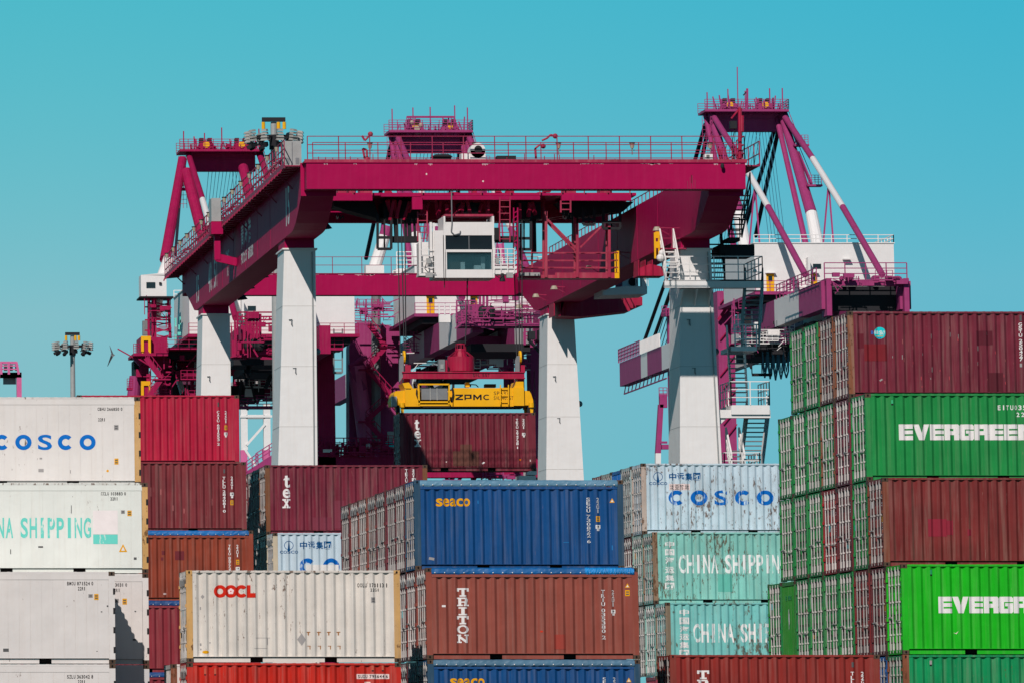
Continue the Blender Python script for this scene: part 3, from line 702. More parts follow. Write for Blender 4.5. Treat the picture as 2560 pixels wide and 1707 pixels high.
gbox(3, 5, MARO2, gl(3, 2, 'maroon container'))
gbox(3, 4, srgb(150, 28, 34), gl(3, 3, 'bright red container'))
for k, n, e in ((3, 4, True), (2, 5, True), (1, 6, False)): gbox(3, k, GREEN, gl(3, n, 'green container'), emblem=e)
gbox(4, 8, LIME, 'bright lime green container with white lettering, near the bottom of the tall stack', grade=0, decal=d_ever2)
gbox(4, 7, MARO2, gl(4, 1, 'maroon container'))
gbox(4, 6, srgb(118, 38, 40), gl(4, 2, 'brown-red container'))
for k, n, e in ((5, 3, False), (4, 4, True), (3, 5, True), (2, 6, False)): gbox(4, k, GREEN, gl(4, n, 'green container'), emblem=e)
blank = gbox(4, 1, srgb(40, 130, 40), 'green container showing a blank ribbed end with a white mark, fourth row', end='fine')
mk = Decal().poly(([(.3, 0), (.6, .06), (.55, .2), (1, .32), (.9, .75), (.55, .8), (.6, 1), (.2, .95), (.25, .78), (0, .55), (.25, .2)], [tuple(range(11))]), (-.10, 1.05, .16, 1.72), 'white')
mm = mk.build(blank, None, (), 'lettering', 0); mm.rotation_euler = (0, 0, -math.pi/2); mm.location = (.006, 1.2, 0)
m2 = Decal().line('EVERG', (-.50, 2.0, .55, 2.14), 'palegreen').build(blank, None, (), 'lettering', 0); m2.rotation_euler = (0, 0, -math.pi/2); m2.location = (.006, 1.2, 0)
gbox(4, 0, GREEN, gl(4, 8, 'green container'), emblem=True)
gbox(5, 8, EMER, 'emerald green container with no lettering under the lime green one', grade=1, post=POST_RUST, emblem=True, decal=d_emer)
gbox(5, 7, BLUE, 'blue container whose door edge shows beside the emerald green one')
container(29.40, 190.6, gz(5), srgb(140, 44, 38), 'brown-red container with white slab lettering along the bottom edge', 0, post=srgb(132, 52, 42), decal=d_tllu_r, group='single boxes of the front rank')
G2 = 'boxes of the blue open-top stack'
S0 = 7.9164 + EYE - CH
for k, c, lab in ((8, NAVY, ''), (7, MARO2, 'dark maroon container directly behind the upper navy open-top'), (6, MARO, 'maroon container, third in the row from the upper navy open-top'), (5, MARO2, 'dark maroon container, fourth in the row from the upper navy open-top'),
                  (4, RUSTRED, 'rust-red container, fifth in the row from the upper navy open-top'), (3, srgb(140, 74, 60), 'brown container, sixth in the row from the upper navy open-top'), (2, srgb(134, 52, 44), 'brown-red container, seventh in the row from the upper navy open-top'), (1, MARO2, 'maroon container at the far end of the row of white door bars')):
    if k == 8: container(22.1, 190.66, S0, NAVY, 'upper navy open-top container with yellow lettering and grey-blue tarp', 0, kind='dry', tarp=srgb(95, 140, 165), post=srgb(38, 72, 96), plate=True, decal=d_seaco, group=G2)
    else: container(22.1, 190.66 + (8-k)*P, S0, c, lab, plate=True, group=G2)
S1 = S0 - TIER
container(22.1, 188.1, S1, srgb(144, 74, 62), 'brown-red open-top container with white vertical lettering and bright blue tarp', 0, tarp=srgb(14, 100, 165), tarp2=srgb(10, 140, 215), post=srgb(142, 70, 56), plate=True, decal=d_triton, group=G2)
container(22.1, 190.66, S1, srgb(128, 50, 40), 'rust-red container right behind the brown-red open-top', plate=True, group=G2)
container(22.1, 193.22, S1, MARO2, 'maroon container third deep in the middle row, beside the cream box', plate=True, group=G2)
container(22.1, 188.1, S1-TIER, NAVY, 'lower navy open-top container with yellow lettering at the bottom edge', 0, tarp=srgb(80, 120, 145), post=srgb(38, 72, 96), plate=True, decal=d_seaco2, group=G2)
container(22.1, 190.66, S1-TIER, srgb(30, 34, 46), 'dark shaded container right behind the lower navy open-top', group=G2)  # near-black colour carries the shade this box stands in
container(22.1, 193.22, S1-TIER, MARO2, 'maroon container third deep in the bottom row, beside the red box', plate=True, group=G2)
O0 = 5.2026 + EYE - CH
container(15.13, 186.7, O0, CREAM, 'cream container with red linked-ring lettering and rusty tan posts', 2, post=POST_TAN, plate=True, decal=d_oocl, group='single boxes of the front rank')
container(15.13, 186.7, O0-TIER, REDB, 'bright red container under the cream one with red ring lettering', 1, plate=True, decal=lambda dc, bx: (d_sudu(dc, bx), vents(dc, bx, ((511, 1670), (536, 1670), (930, 1660), (955, 1660)), ink_col((190, 90, 70)))), group='single boxes of the front rank')
container(14.86, 189.26, O0-TIER, WHITE, 'white container end peeping out behind the bright red box', 2, post=POST_RUST, end='plain', group='single boxes of the front rank')
G3 = 'white insulated boxes'
W0 = 5.20 + EYE
container(8.22, 192.0, W0+TIER, WHITE, 'white insulated container with blue lettering, top of the white stack', kind='reefer', post=POST_TAN, end='none', decal=d_cbhu, group=G3)
container(8.22, 189.5, W0, srgb(224, 226, 218), 'white insulated container with faded turquoise lettering, second from the top', kind='reefer', post=POST_TAN, end='none', decal=d_cclu, group=G3)
container(8.22, 189.5, W0-TIER, WHITE, 'white insulated container half in shadow, set back under the turquoise-lettered one', kind='reefer', end='none', decal=d_mid, group=G3)
container(8.22, 189.5, W0-2*TIER, srgb(200, 200, 200), 'lowest white container, set back in deep shadow at the bottom edge', kind='reefer', end='none', group=G3)
container(7.06, 186.9, 5.17+EYE-CH, WHITE, 'projecting white insulated container with black codes and rust-stained edge', kind='reefer', end='none', decal=d_bmou, group=G3)
container(7.06, 186.9, 5.17+EYE-2*CH-.014, WHITE, 'projecting white insulated container at the bottom edge of the white stack', kind='reefer', end='none', decal=d_szlu, group=G3)
# ---- the second rank
B0 = 10.66 + EYE - CH
G4 = 'boxes of the second rank'
container(36.40, 242.0, B0, PALE, 'pale blue-white container with large blue lettering and rust streaks', 3, post=srgb(186, 168, 156), plate=True, decal=lambda dc, bx: cosco_pale(dc, bx, 0, 0, True), group=G4)
for i, (c, lab, e) in enumerate(((srgb(170, 186, 184), 'weathered grey-green container right behind the pale blue-lettered one', 'doors'), (BLUE, 'bright blue container with a ribbed blank end behind the pale one', 'fine'),
                              (srgb(150, 160, 150), 'grey container behind the bright blue blank end', 'doors'), (srgb(130, 60, 60), 'dull red container farthest back, above the navy tarp', 'doors'))):
    container(36.40, 242.0 + (i+1)*P, B0, c, lab, 2, end=e, plate=True, group=G4)
container(36.40, 239.44, B0-TIER, TEAL, 'upper turquoise container with worn white lettering and heavy rust', 3, post=srgb(140, 112, 88), plate=True, decal=d_c2, group=G4)
container(36.40, 242.0, B0-TIER, srgb(140, 176, 164), 'turquoise container right behind the upper worn-lettered turquoise one', 2, plate=True, group=G4)
container(36.40, 244.56, B0-TIER, MARO2, 'maroon container third deep beside the upper navy open-top', plate=True, group=G4)
container(36.40, 236.88, B0-2*TIER, srgb(122, 198, 192), 'lower turquoise container with worn white lettering', 3, post=srgb(128, 112, 92), plate=True, decal=d_c3, group=G4)
container(36.40, 239.44, B0-2*TIER, srgb(140, 190, 180), 'turquoise container right behind the lower turquoise one', 2, plate=True, group=G4)
container(36.40, 242.0, B0-2*TIER, srgb(150, 150, 140), 'grey container third deep beside the brown-red open-top box', 2, plate=True, group=G4)
container(36.40, 239.44, B0-3*TIER, srgb(140, 50, 70), 'maroon container showing a ribbed blank end at the bottom edge', 1, end='fine', group=G4)
T0 = 10.7547 + EYE - CH
container(22.90, 245.5, T0, MARO, 'maroon container with white vertical lettering under the pale crane leg', 1, post=srgb(120, 74, 46), plate=True, decal=d_tex, group=G4)
container(22.90, 248.06, T0, MARO2, 'maroon container right behind the vertically lettered one', plate=True, group=G4)
for i in range(4):
    container(22.90, 250.62 + i*P, T0, (MARO2, BROWN, MARO, MARO2)[i], 'shadowed maroon container, %s door end behind the vertically lettered maroon one' % ordn[i+1], plate=True, group=G4)
    container(22.90, 248.12 + i*P, T0-TIER, (srgb(60, 60, 60), BROWN, MARO2, MARO2)[i], 'shadowed dark container in the gap, %s behind the half hidden pale one' % ordn[i+1], plate=True, group=G4)
container(22.90, 243.0, T0-TIER, PALE, 'pale container with blue emblem, half hidden behind the cream box', 2, post=srgb(200, 186, 160), plate=True, decal=lambda dc, bx: cosco_pale(dc, bx, -923.2, 171.6, False), group=G4)
container(22.90, 245.56, T0-TIER, srgb(150, 130, 110), 'worn container right behind the half hidden pale one', 2, plate=True, group=G4)
container(15.90, 245.6, T0+TIER, CRIM, 'crimson container topping the red stack beside the white one', 0, decal=d_caiu, group=G4)
container(15.90, 243.0, T0, srgb(126, 48, 54), 'dull maroon container under the crimson one', 1, decal=d_tllu, group=G4)
container(15.90, 240.6, T0-TIER, ORANGE, 'orange-brown open-top container with bright blue tarp', 1, tarp=srgb(20, 110, 180), decal=d_orange, group=G4)
container(15.90, 238.0, T0-2*TIER, srgb(138, 46, 56), 'maroon open-top container with dark blue tarp beside the cream box', 0, tarp=srgb(22, 72, 130), group=G4)
container(15.90, 235.5, T0-3*TIER, srgb(130, 44, 54), 'maroon open-top container with dark blue tarp at the bottom edge', 0, tarp=srgb(22, 72, 130), group=G4)
HX, HY, HZ = 33.33, 293.0, 15.16 + EYE - CH
container(HX, HY, HZ, srgb(114, 34, 50), 'maroon container with white vertical lettering hanging from the yellow spreader', 1, decal=d_tex_hang)
# ------------------------------------------------------------------ crane materials
M['crimson'] = paint('crimson_crane_paint', srgb(166, 8, 74), .0, .06, dust=(.46, .12, .22, 1), rough=.6, var=.10, spec=.10)
M['crimson_rail'] = paint('crimson_rail_paint', srgb(150, 24, 70), .05, .2, dust=(.5, .3, .3, 1), var=.25, scale=2)
M['crimson_deep'] = paint('crimson_machinery_paint', srgb(170, 12, 62), .15, .2, dust=(.35, .16, .14, 1), var=.3)
M['crimson_pale'] = paint('dusty_crimson_paint', srgb(168, 44, 76), .3, .30, dust=(.48, .28, .25, 1), var=.35)
M['white_leg'] = paint('white_crane_paint', (.75, .735, .715, 1), .10, .22, dust=(.60, .53, .45, 1), var=.05, rough=.5)
M['seam'] = plain('weld_seam_paint', (.56, .54, .51, 1), .6)
M['magenta'] = paint('faded_magenta_paint', srgb(156, 58, 110), 0, .15, dust=(.5, .25, .33, 1), var=.14, spec=.1)
M['pink'] = paint('pale_pink_paint', srgb(208, 96, 148), 0, .2, dust=(.6, .5, .55, 1), var=.15)  # pale pink; the far left frame takes its haze from this colour
M['far_crimson'] = paint('quay_crimson_paint', srgb(160, 22, 76), 0, .15, dust=(.4, .18, .2, 1), var=.2, spec=.1)
M['far_white'] = paint('quay_white_paint', (.74, .72, .70, 1), 0, .08, var=.04)
M['yellow'] = paint('safety_yellow_paint', srgb(240, 176, 2), .06, .10, dust=(.4, .3, .1, 1), var=.14)
M['steel'] = plain('grey_steel', (.23, .24, .25, 1), .5, .3)
M['cabinet'] = plain('grey_cabinet_paint', (.36, .37, .36, 1), .5)
M['dark'] = plain('dark_steel', (.018, .018, .022, 1), .7)
M['rope'] = plain('wire_rope', (.03, .03, .035, 1), .6)
M['lampbeige'] = plain('lamp_housing', (.40, .36, .27, 1), .5)
M['seat'] = plain('brown_seat', (.09, .055, .035, 1), .7)
t = NT('window_pane'); gl_ = t.n('ShaderNodeBsdfGlossy'); gl_.inputs['Roughness'].default_value = .05; tr = t.n('ShaderNodeBsdfTransparent'); tr.inputs[0].default_value = (.62, .72, .74, 1)
mx = t.n('ShaderNodeMixShader'); mx.inputs[0].default_value = .10; t.l(tr.outputs[0], mx.inputs[1]); t.l(gl_.outputs[0], mx.inputs[2]); t.l(mx.outputs[0], t.t.nodes['Material Output'].inputs[0]); M['pane'] = t.m

def railing(mb, pts, h=1.1, step=1.4, mids=2, r=.022, toe=True):
    for p, q in zip(pts, pts[1:]):
        p, q = Vector(p), Vector(q); n = max(1, round((q-p).length/step))
        for i in range(n + 1):
            a = p.lerp(q, i/n); mb.bar(a, a + Vector((0, 0, h)), 2*r)
        for k in range(mids + 1):
            z = Vector((0, 0, h*(k+1)/(mids+1))); mb.bar(p+z, q+z, 1.7*r)
        if toe: mb.bar(p + Vector((0, 0, .06)), q + Vector((0, 0, .06)), .02, .12)
    return mb
def flight(mb, a, b, wdt, n, rail=True, r=.022, mt=0, mr=0):
    """stair from foot a to head b, wdt wide along x"""
    a, b = Vector(a), Vector(b); hw = Vector((wdt/2, 0, 0))
    mb.mat(mt)
    for i in range(n):
        p = a.lerp(b, (i+.5)/n); mb.box(p.x-wdt/2, p.x+wdt/2, p.y-.13, p.y+.13, p.z-.025, p.z+.025)
    mb.mat(mr)
    for s in (-1, 1):
        mb.bar(a + s*hw, b + s*hw, .04, .16)
        if rail:
            up = Vector((0, 0, .95))
            mb.bar(a + s*hw + up, b + s*hw + up, 2*r); mb.bar(a + s*hw + up*.5, b + s*hw + up*.5, 1.6*r)
            for i in range(4): p = a.lerp(b, i/3) + s*hw; mb.bar(p, p + up, 1.8*r)
    return mb
def ladder(mb, a, b, wdt=.45, step=.3, r=.018):
    a, b = Vector(a), Vector(b); hw = Vector((wdt/2, 0, 0)); n = max(2, round((b-a).length/step))
    for s in (-1, 1): mb.bar(a + s*hw, b + s*hw, 2.4*r)
    for i in range(n): p = a.lerp(b, (i+.5)/n); mb.bar(p-hw, p+hw, 1.6*r)
    return mb
def onX(px, py, X):
    v = (PY0 - py)/F_PX; k = (v*CT + ST)/(CT - v*ST); zc = X*F_PX/(px - PX0); Y = zc/(CT + k*ST)
    return Vector((X, Y, Y*k + EYE))
def pbox(mb, x0, y0, x1, y1, Y, d, back=0):       # a box whose front face covers the pixel box at depth Y, d metres deep
    a, b = at(x0, y1, Y), at(x1, y0, Y); return mb.box(a.x, b.x, Y, Y + d, a.z, b.z)

# ------------------------------------------------------------------ the yard gantry crane
cr = thing('gantry_crane', 'large crimson gantry crane with white tapering legs standing behind the containers', 'crane', (38.8, 324, 0))
GT, GB, BB, LT = 26.1+EYE, 23.5+EYE, 24.94+EYE, 23.0+EYE
LX0, LX1, RX0, RX1 = 29.0, 30.46, 47.2, 48.64
NY, FY = 300.6, 345.6
prof_pts = [(291.8, GT), (291.8, BB), (292.5, BB-.28), (293.6, BB-.75), (294.9, BB-1.18), (296.2, GB+.04), (297.2, GB), (349.6, GB), (350.6, GB+.08), (356.2, BB), (358.4, BB), (358.4, GT)]
for x0, x1 in ((LX0, LX1), (RX0, RX1)):
    mb = MB(); mb.prism([(x0, y, z) for y, z in prof_pts], (x1-x0, 0, 0))
    for yy in (NY, FY): mb.prism([(x0+.05, yy+.04, GB), (x0+.05, yy+.04, LT+.07), (x0+.05, yy+3.05, LT+.07), (x0+.05, yy+3.05, GB)], (x1-x0-.1, 0, 0))
    mb.box(x0-.06, x1+.06, 291.72, 291.86, BB-.22, GT+.1)                      # bolted end flange
    for yy in (307, 313.5, 320, 326.5, 333, 339.5): mb.box(x0-.012, x0, yy, yy+.09, GB+.05, GT-.05); mb.box(x1, x1+.012, yy, yy+.09, GB+.05, GT-.05)
    gd = mb.build('main_girder', M['crimson'], cr)
    if x0 == LX0:
        dc = Decal()
        def web(txt, yf, yn, z0, z1): dc.line(txt, (-yf, z0, -yn, z1), 'white', gap=.25)
        web('15', 299.5, 297.5, GB+.45, GB+2.2); web('15', 349.2, 347.4, GB+.35, GB+1.75); web('40.5T', 341.4, 335.8, GB+.35, GB+1.85)
        for i, c in enumerate('青岛港'): dc.glyph(c, (-322.2+i*1.95, GB+1.15, -320.8+i*1.95, GB+2.35), 'white')
        for w_, x0_, n_ in (('Port', -322.2, 1.9), ('of', -320.0, .8), ('Qingdao', -318.9, 3.1)): dc.line(w_, (x0_, GB+.40, x0_+n_, GB+.95), 'white', gap=.15)
        dc.line('RMG', (-330.8, GB+1.05, -329.0, GB+1.7), 'white'); dc.line('16', (-330.3, GB+.40, -329.5, GB+.85), 'white')
        lo = dc.build(gd, None, (), 'lettering', 0)
        lo.rotation_euler = (0, 0, -math.pi/2); lo.location = (LX0-.004-cr.location.x, -cr.location.y, 0)
    else:
        pass
def leg(yy, top, bot):
    mb = MB(); mb.hexa([(bot[0], yy-.4, -.13), (bot[1], yy-.4, -.13), (bot[1], yy+3.5, -.13), (bot[0], yy+3.5, -.13)], [(top[0], yy, LT), (top[1], yy, LT), (top[1], yy+3.1, LT), (top[0], yy+3.1, LT)])
    mb.box(top[0]-.08, top[1]+.08, yy-.08, yy+3.18, LT, LT+.07)
    mb.mat(1); z = LT - 2.6
    while z > 9:
        f_ = (LT-z)/LT; x0_ = top[0] + (bot[0]-top[0])*f_; x1_ = top[1] + (bot[1]-top[1])*f_; yq = yy - .4*f_
        mb.box(x0_-.006, x1_+.006, yq-.006, yq+3.1, z, z+.022); z -= 2.75
    lg = mb.build('leg', [M['white_leg'], M['seam']], cr)
    if yy == NY:
        cd_ = MB(); x_ = top[1]-.16; cd_.tube((x_, yy-.05, LT-.1), (bot[1]-.16, yy-.46, 0), .03, n=6); cd_.build('cable_conduit', M['cabinet'], lg)
    f = MB(); s = (LT-17.6)/LT
    for z, dx in ((LT-3.2, .30), (LT-5.4, .55)):                     # little lifting eyes and lamps bolted to the face
        x = top[0] + (bot[0]-top[0])*(LT-z)/LT + dx; f.box(x, x+.16, yy-.12, yy+.05, z-.03, z); f.box(x+.10, x+.15, yy-.12, yy+.05, z-.2, z); f.tube((x+.12, yy-.1, z-.2), (x+.16, yy-.1, z-.30), .04, .02, 6)
    f.ball((top[1]+.14 + (bot[1]-top[1])*.2, yy+1, LT-4.6), .17, 8, 5); f.bar((top[1]-.1, yy+1, LT-4.6), (top[1]+.2, yy+1, LT-4.6), .05)
    f.build('leg_bracket', M['steel'], lg)
    return lg
leg(NY, (LX0+.02, LX1), (27.96, 30.33)); leg(NY, (RX0+.02, RX1-.02), (46.6, 49.35))
leg(FY, (LX0+.02, LX1), (28.2, 30.45)); leg(FY, (RX0+.02, RX1-.02), (46.5, 49.6))
for y0, y1 in ((290.6, 291.72), (358.4, 359.5)):
    mb = MB(); mb.box(29.09, 48.62, y0, y1, BB, GT)
    mb.box(29.05, 48.66, y0-.05, y1+.02, GT, GT+.03)
    for x in (31.4, 34.1, 36.5, 39.0, 41.3, 43.9, 46.6): mb.box(x, x+.035, y0-.006, y0, BB, GT)
    eb = mb.build('end_beam', M['crimson'], cr)
    # chipped paint along the upper edge
    dc = Decal(); rnd = random.Random(int(y0))
    for i in range(16 if y0 < 300 else 34):
        x = rnd.uniform(29.4, 48.3); l = rnd.uniform(.08, .5); h = rnd.uniform(.03, .12); n = 7
        dc.poly(([(0, 1)] + [(j/n, rnd.uniform(0, .7)) for j in range(n+1)] + [(1, 1)], [tuple(range(n+3))]), (x, GT-h-.02, x+l, GT-.01), ink_col((205, 150, 160)))
    if y0 < 300:
        dc.rect((34.4, BB+.62, 34.46, BB+.7), 'pink'); dc.poly(disc(), (36.9, BB+.30, 36.98, BB+.38), 'pink')
        rs_ = random.Random(6)
        for k in range(4): x = 46.02 + k*.11; dc.rect((x, BB+.02, x+.035, BB+(.35, .52, .60, .40)[k]), ink_col((150, 44, 78)), .0003*k)
        dc.rect((46.2, BB+.25, 46.23, BB+.62), ink_col((84, 30, 44)), .004)
    lo = dc.build(eb, None, (), 'chipped_paint', 0); lo.location = (-cr.location.x, y0-cr.location.y+.002, 0)
# walkways and railings
mb = MB()
mb.box(28.25, LX0, 292.0, 360.8, GT-.03, GT+.02)
mb.box(28.22, 28.28, 292.0, 360.8, GT-.10, GT+.12)
for i in range(50): y = 293 + i*1.37; mb.bar((LX0, y, GT-.05), (28.18, y, GT-.12), .06); mb.bar((28.2, y, GT-.1), (28.12, y, GT-.26), .07)
for i in range(9): y = 296 + i*7.6; mb.bar((LX0, y, GT-.7), (28.35, y, GT-.05), .06)
mb.build('side_walkway', M['crimson_rail'], cr)
mb = MB(); railing(mb, [(28.25, 292.0, GT), (28.25, 360.8, GT)], 1.15, 1.37, 2, .022); railing(mb, [(28.9, 294.0, GT), (28.9, 358, GT)], 1.05, 1.37, 2, .018, False)
rnd = random.Random(2)
for i in range(90):                                        # cables and clutter along the walkway
    y = rnd.uniform(293, 359); z = GT + rnd.uniform(.1, .8); mb.bar((28.3, y, z), (28.8, y+rnd.uniform(-.5, .5), z+rnd.uniform(-.35, .35)), .045)
mb.build('railing', M['crimson_rail'], cr)
mb = MB(); mb.box(RX1, 49.5, 292, 359, GT-.03, GT+.03); mb.build('side_walkway', M['crimson_rail'], cr)
mb = MB(); railing(mb, [(49.5, 292, GT), (49.5, 359, GT)], 1.1, 1.5, 1); mb.build('railing', M['crimson_rail'], cr)
mb = MB(); railing(mb, [(RX0+.1, 304, GT), (RX0+.1, 345, GT)], .42, 1.2, 0, .02, False); mb.build('cable_rail', M['crimson_rail'], cr)
mb = MB(); mb.box(29.0, 48.7, 290.6, 292.8, GT+.03, GT+.09); mb.box(29.0, 48.7, 290.56, 290.60, GT+.0, GT+.16)
mb.build('end_walkway', M['crimson_pale'], cr)
mb = MB()
railing(mb, [(29.15, 290.62, GT+.06), (48.6, 290.62, GT+.06)], 1.13, 1.39, 2, .021, False)
railing(mb, [(29.6, 292.75, GT+.06), (48.6, 292.75, GT+.06)], 1.05, 1.45, 2, .02, False)
railing(mb, [(48.6, 290.62, GT+.06), (48.6, 292.75, GT+.06)], 1.13, 1.2, 2, .021, False)
rnd = random.Random(9)
for i in range(26): x = rnd.uniform(29.6, 48); mb.bar((x, 291.4, GT+.1), (x, 291.4, GT+rnd.uniform(.2, .5)), .035)
mb.build('railing', M['crimson_rail'], cr)
mb = MB(); railing(mb, [(29.2, 358.45, GT+.03), (48.5, 358.45, GT+.03)], .9, 1.6, 1, .018, False); mb.build('railing', M['crimson_rail'], cr)
def flood(p, aim=(0, 0, -1)):                            # little flood lamp: post and housing
    p = Vector(p); mb = MB(); mb.mat(1).bar(p, p + Vector((0, 0, .28)), .05); mb.mat(0).tube(p + Vector((0, 0, .28)), p + Vector((0, 0, .50)), .07, .11, 8); mb.mat(2).tube(p + Vector((0, 0, .5)), p + Vector((0, 0, .54)), .13, .13, 8)
    mb.build('flood_lamp', [M['lampbeige'], M['steel'], M['dark']], cr)
for i in range(15): flood((28.2, 295 + i*4.55, GT+.62))
for x in (38.0-1.15, 30.0+2.15, 40.6, 43.9, 47.4): flood((x, 292.6, GT+.55))
for px, py in ((1672, 571), (1572, 632), (1500, 668), (1412, 718), (1366, 738), (1323, 765)):
    p = onX(px, py, RX0); mb = MB(); mb.mat(1).bar(p, p + Vector((-.55, 0, .03)), .05); q = p + Vector((-.55, 0, 0))
    mb.mat(0).tube(q + Vector((0, 0, .06)), q + Vector((0, 0, -.12)), .12, .2, 8); mb.mat(1).bar(p + Vector((0, 0, -.3)), q, .03)
    mb.build('flood_lamp', [M['lampbeige'], M['crimson_rail']], cr)
for px, py in ((797, 568), (664, 660), (642, 690), (608, 718), (590, 745)):   # cone lamps under the left girder
    p = onX(px, py, LX1); mb = MB(); mb.bar(p + Vector((-.1, 0, .3)), p + Vector((.25, 0, .12)), .07); mb.tube(p + Vector((.3, 0, .22)), p + Vector((.34, 0, -.1)), .08, .28, 8); mb.build('flood_lamp', M['dark'], cr)
mb = MB(); a = at(706, 402, 293.5); mb.box(a.x, a.x+.83, 293.2, 294.0, GT+.05, GT+1.22); mb.mat(1); mb.box(a.x+.40, a.x+.43, 293.18, 293.2, GT+.1, GT+1.18)
for x in (.13, .56): mb.box(a.x+x, a.x+x+.16, 293.185, 293.2, GT+.18, GT+.46)
mb.build('electrical_cabinet', [M['cabinet'], M['steel']], cr)
mb = MB(); mb.box(27.75, 28.22, 324.6, 325.9, GT+.15, GT+1.3); mb.build('electrical_cabinet', M['cabinet'], cr)
mb = MB(); mb.box(27.72, 28.3, 324.4, 326, GT-.5, GT+.12); mb.bar((28.05, 325, GT-.4), (28.05, 325, GT-1.75), .30, .4); mb.bar((28.0, 325, GT-1.62), (29.02, 325, GT-1.86), .32, .4); mb.build('cable_duct', M['crimson'], cr)
# machinery on the end walkway: white fan cowl, boxes, hoist davit at the corner
mb = MB(); a = at(1184, 399, 291.9); mb.tube((a.x+.12, 291.3, GT+.62), (a.x+.12, 292.3, GT+.62), .34, .34, 18); mb.box(a.x-.22, a.x+.46, 291.3, 292.3, GT+.08, GT+.62); mb.box(a.x-.6, a.x-.22, 291.4, 292.2, GT+.1, GT+.52)
mb.mat(1); mb.tube((a.x+.14, 291.28, GT+.66), (a.x+.14, 291.32, GT+.66), .18, .18, 14); mb.build('fan_cowl', [M['white_leg'], M['dark']], cr)
mb = MB(); pbox(mb, 1083, 392, 1128, 400, 292.2, .6); pbox(mb, 1243, 390, 1290, 400, 292.2, .6); mb.prism([at(1079, 392, 292.1), at(1132, 392, 292.1), at(1122, 386, 292.1), at(1090, 386, 292.1)], (0, .7, 0)); mb.build('hatch_cover', M['dark'], cr)
mb = MB(); pbox(mb, 1762, 386, 1782, 399, 291.3, .5); mb.mat(1)
for i in range(4): pbox(mb, 1766, 388+i*2.6, 1774, 389.2+i*2.6, 291.28, .02)
mb.build('vent_box', [M['white_leg'], M['dark']], cr)
mb = MB(); a = at(1850, 400, 291.0); b = at(1850, 270, 291.0); mb.tube(a, b, .09, n=8); mb.bar(b, at(1828, 297, 291.0), .07); mb.tube(at(1855, 330, 291.0), at(1855, 290, 291.0), .10, n=8)
mb.mat(1); pbox(mb, 1826, 303, 1842, 322, 290.9, .3); mb.path([at(1838, 322, 291), at(1831, 350, 291), at(1834, 396, 291), at(1828, 404, 290.55)], .02); mb.ball(at(1806, 416, 290.4), .09, 8, 5, 1.5)
rnd = random.Random(4)
mb.mat(0)
for i in range(16): x = 1790 + rnd.uniform(0, 68); mb.bar(at(x, 399, 291.2), at(x+rnd.uniform(-8, 8), rnd.uniform(360, 392), 291.2), .04)
mb.build('hoist_davit', [M['crimson_deep'], M['dark']], cr)
for pts in ([(905, 340), (912, 352), (918, 346), (926, 336)], [(1355, 352), (1368, 346), (1376, 338), (1388, 341)], [(1340, 398), (1338, 372), (1350, 362), (1358, 366)], [(912, 398), (907, 372), (917, 376), (918, 398)]):
    mb = MB(); mb.path([at(x, y, 291.3) for x, y in pts], .05); a = at(pts[-1][0], pts[-1][1], 291.3); mb.ball(a, .12, 8, 5); mb.build('signal_horn', M['crimson_pale'], cr)

# ---- access stairs and platforms on the near right leg
SY = 299.9
mb = MB(); pbox(mb, 1662, 702, 1903, 720, SY-.4, .25); a, b = at(1662, 702, SY), at(1903, 702, SY); mb.box(a.x, b.x, SY-.4, NY-.1, a.z-.05, a.z); mb.box(RX1+.2, b.x, SY-.4, NY+4, a.z-.05, a.z)
for x in (1705, 1740, 1775): p = at(x, 724, SY); mb.prism([(p.x, SY-.3, p.z), (p.x, NY, p.z), (p.x, NY, p.z-.75)], (.06, 0, 0))
mb.build('access_platform', M['white_leg'], cr)
pz = at(1662, 702, SY).z
mb = MB(); railing(mb, [(a.x, SY-.38, pz), (b.x, SY-.38, pz), (b.x, NY+3.9, pz)], 1.08, 1.0, 2, .022, False); railing(mb, [(RX1+.3, NY+3.9, pz), (b.x, NY+3.9, pz)], 1.08, 1, 2)
mb.ball((b.x-.35, SY-.42, pz+.42), .09, 6, 4); mb.ball((RX0+.6, SY-.42, pz+.38), .09, 6, 4); mb.build('platform_railing', M['white_leg'], cr)
mb = MB(); flight(mb, (at(1680, 700, SY).x, SY-.2, pz), (at(1672, 622, SY).x, SY+.6, at(1672, 622, SY).z), .62, 6, True, .03)
mb.ball(at(1651, 645, SY), .18, 8, 5); mb.ball(at(1654, 633, SY), .14, 8, 5); mb.build('stair_flight', M['white_leg'], cr)
mb = MB(); p = at(1668, 622, SY+.6); railing(mb, [(p.x-.3, SY+.6, p.z), (p.x+.75, SY+.6, p.z)], .95, .5, 1, .02, False); mb.box(p.x-.35, p.x+.85, SY+.3, SY+1.4, p.z-.05, p.z); mb.build('platform_railing', M['crimson_rail'], cr)
mb = MB()
for x in (1636, 1646): q = at(x, 647, SY+.5); mb.box(q.x, q.x+.085, SY+.5, SY+.58, q.z, q.z+1.2)
for y in (585, 610): q = at(1636, y, SY+.5); mb.box(q.x+.05, q.x+.24, SY+.49, SY+.56, q.z-.2, q.z+.1)
mb.build('safety_gate', M['yellow'], cr)
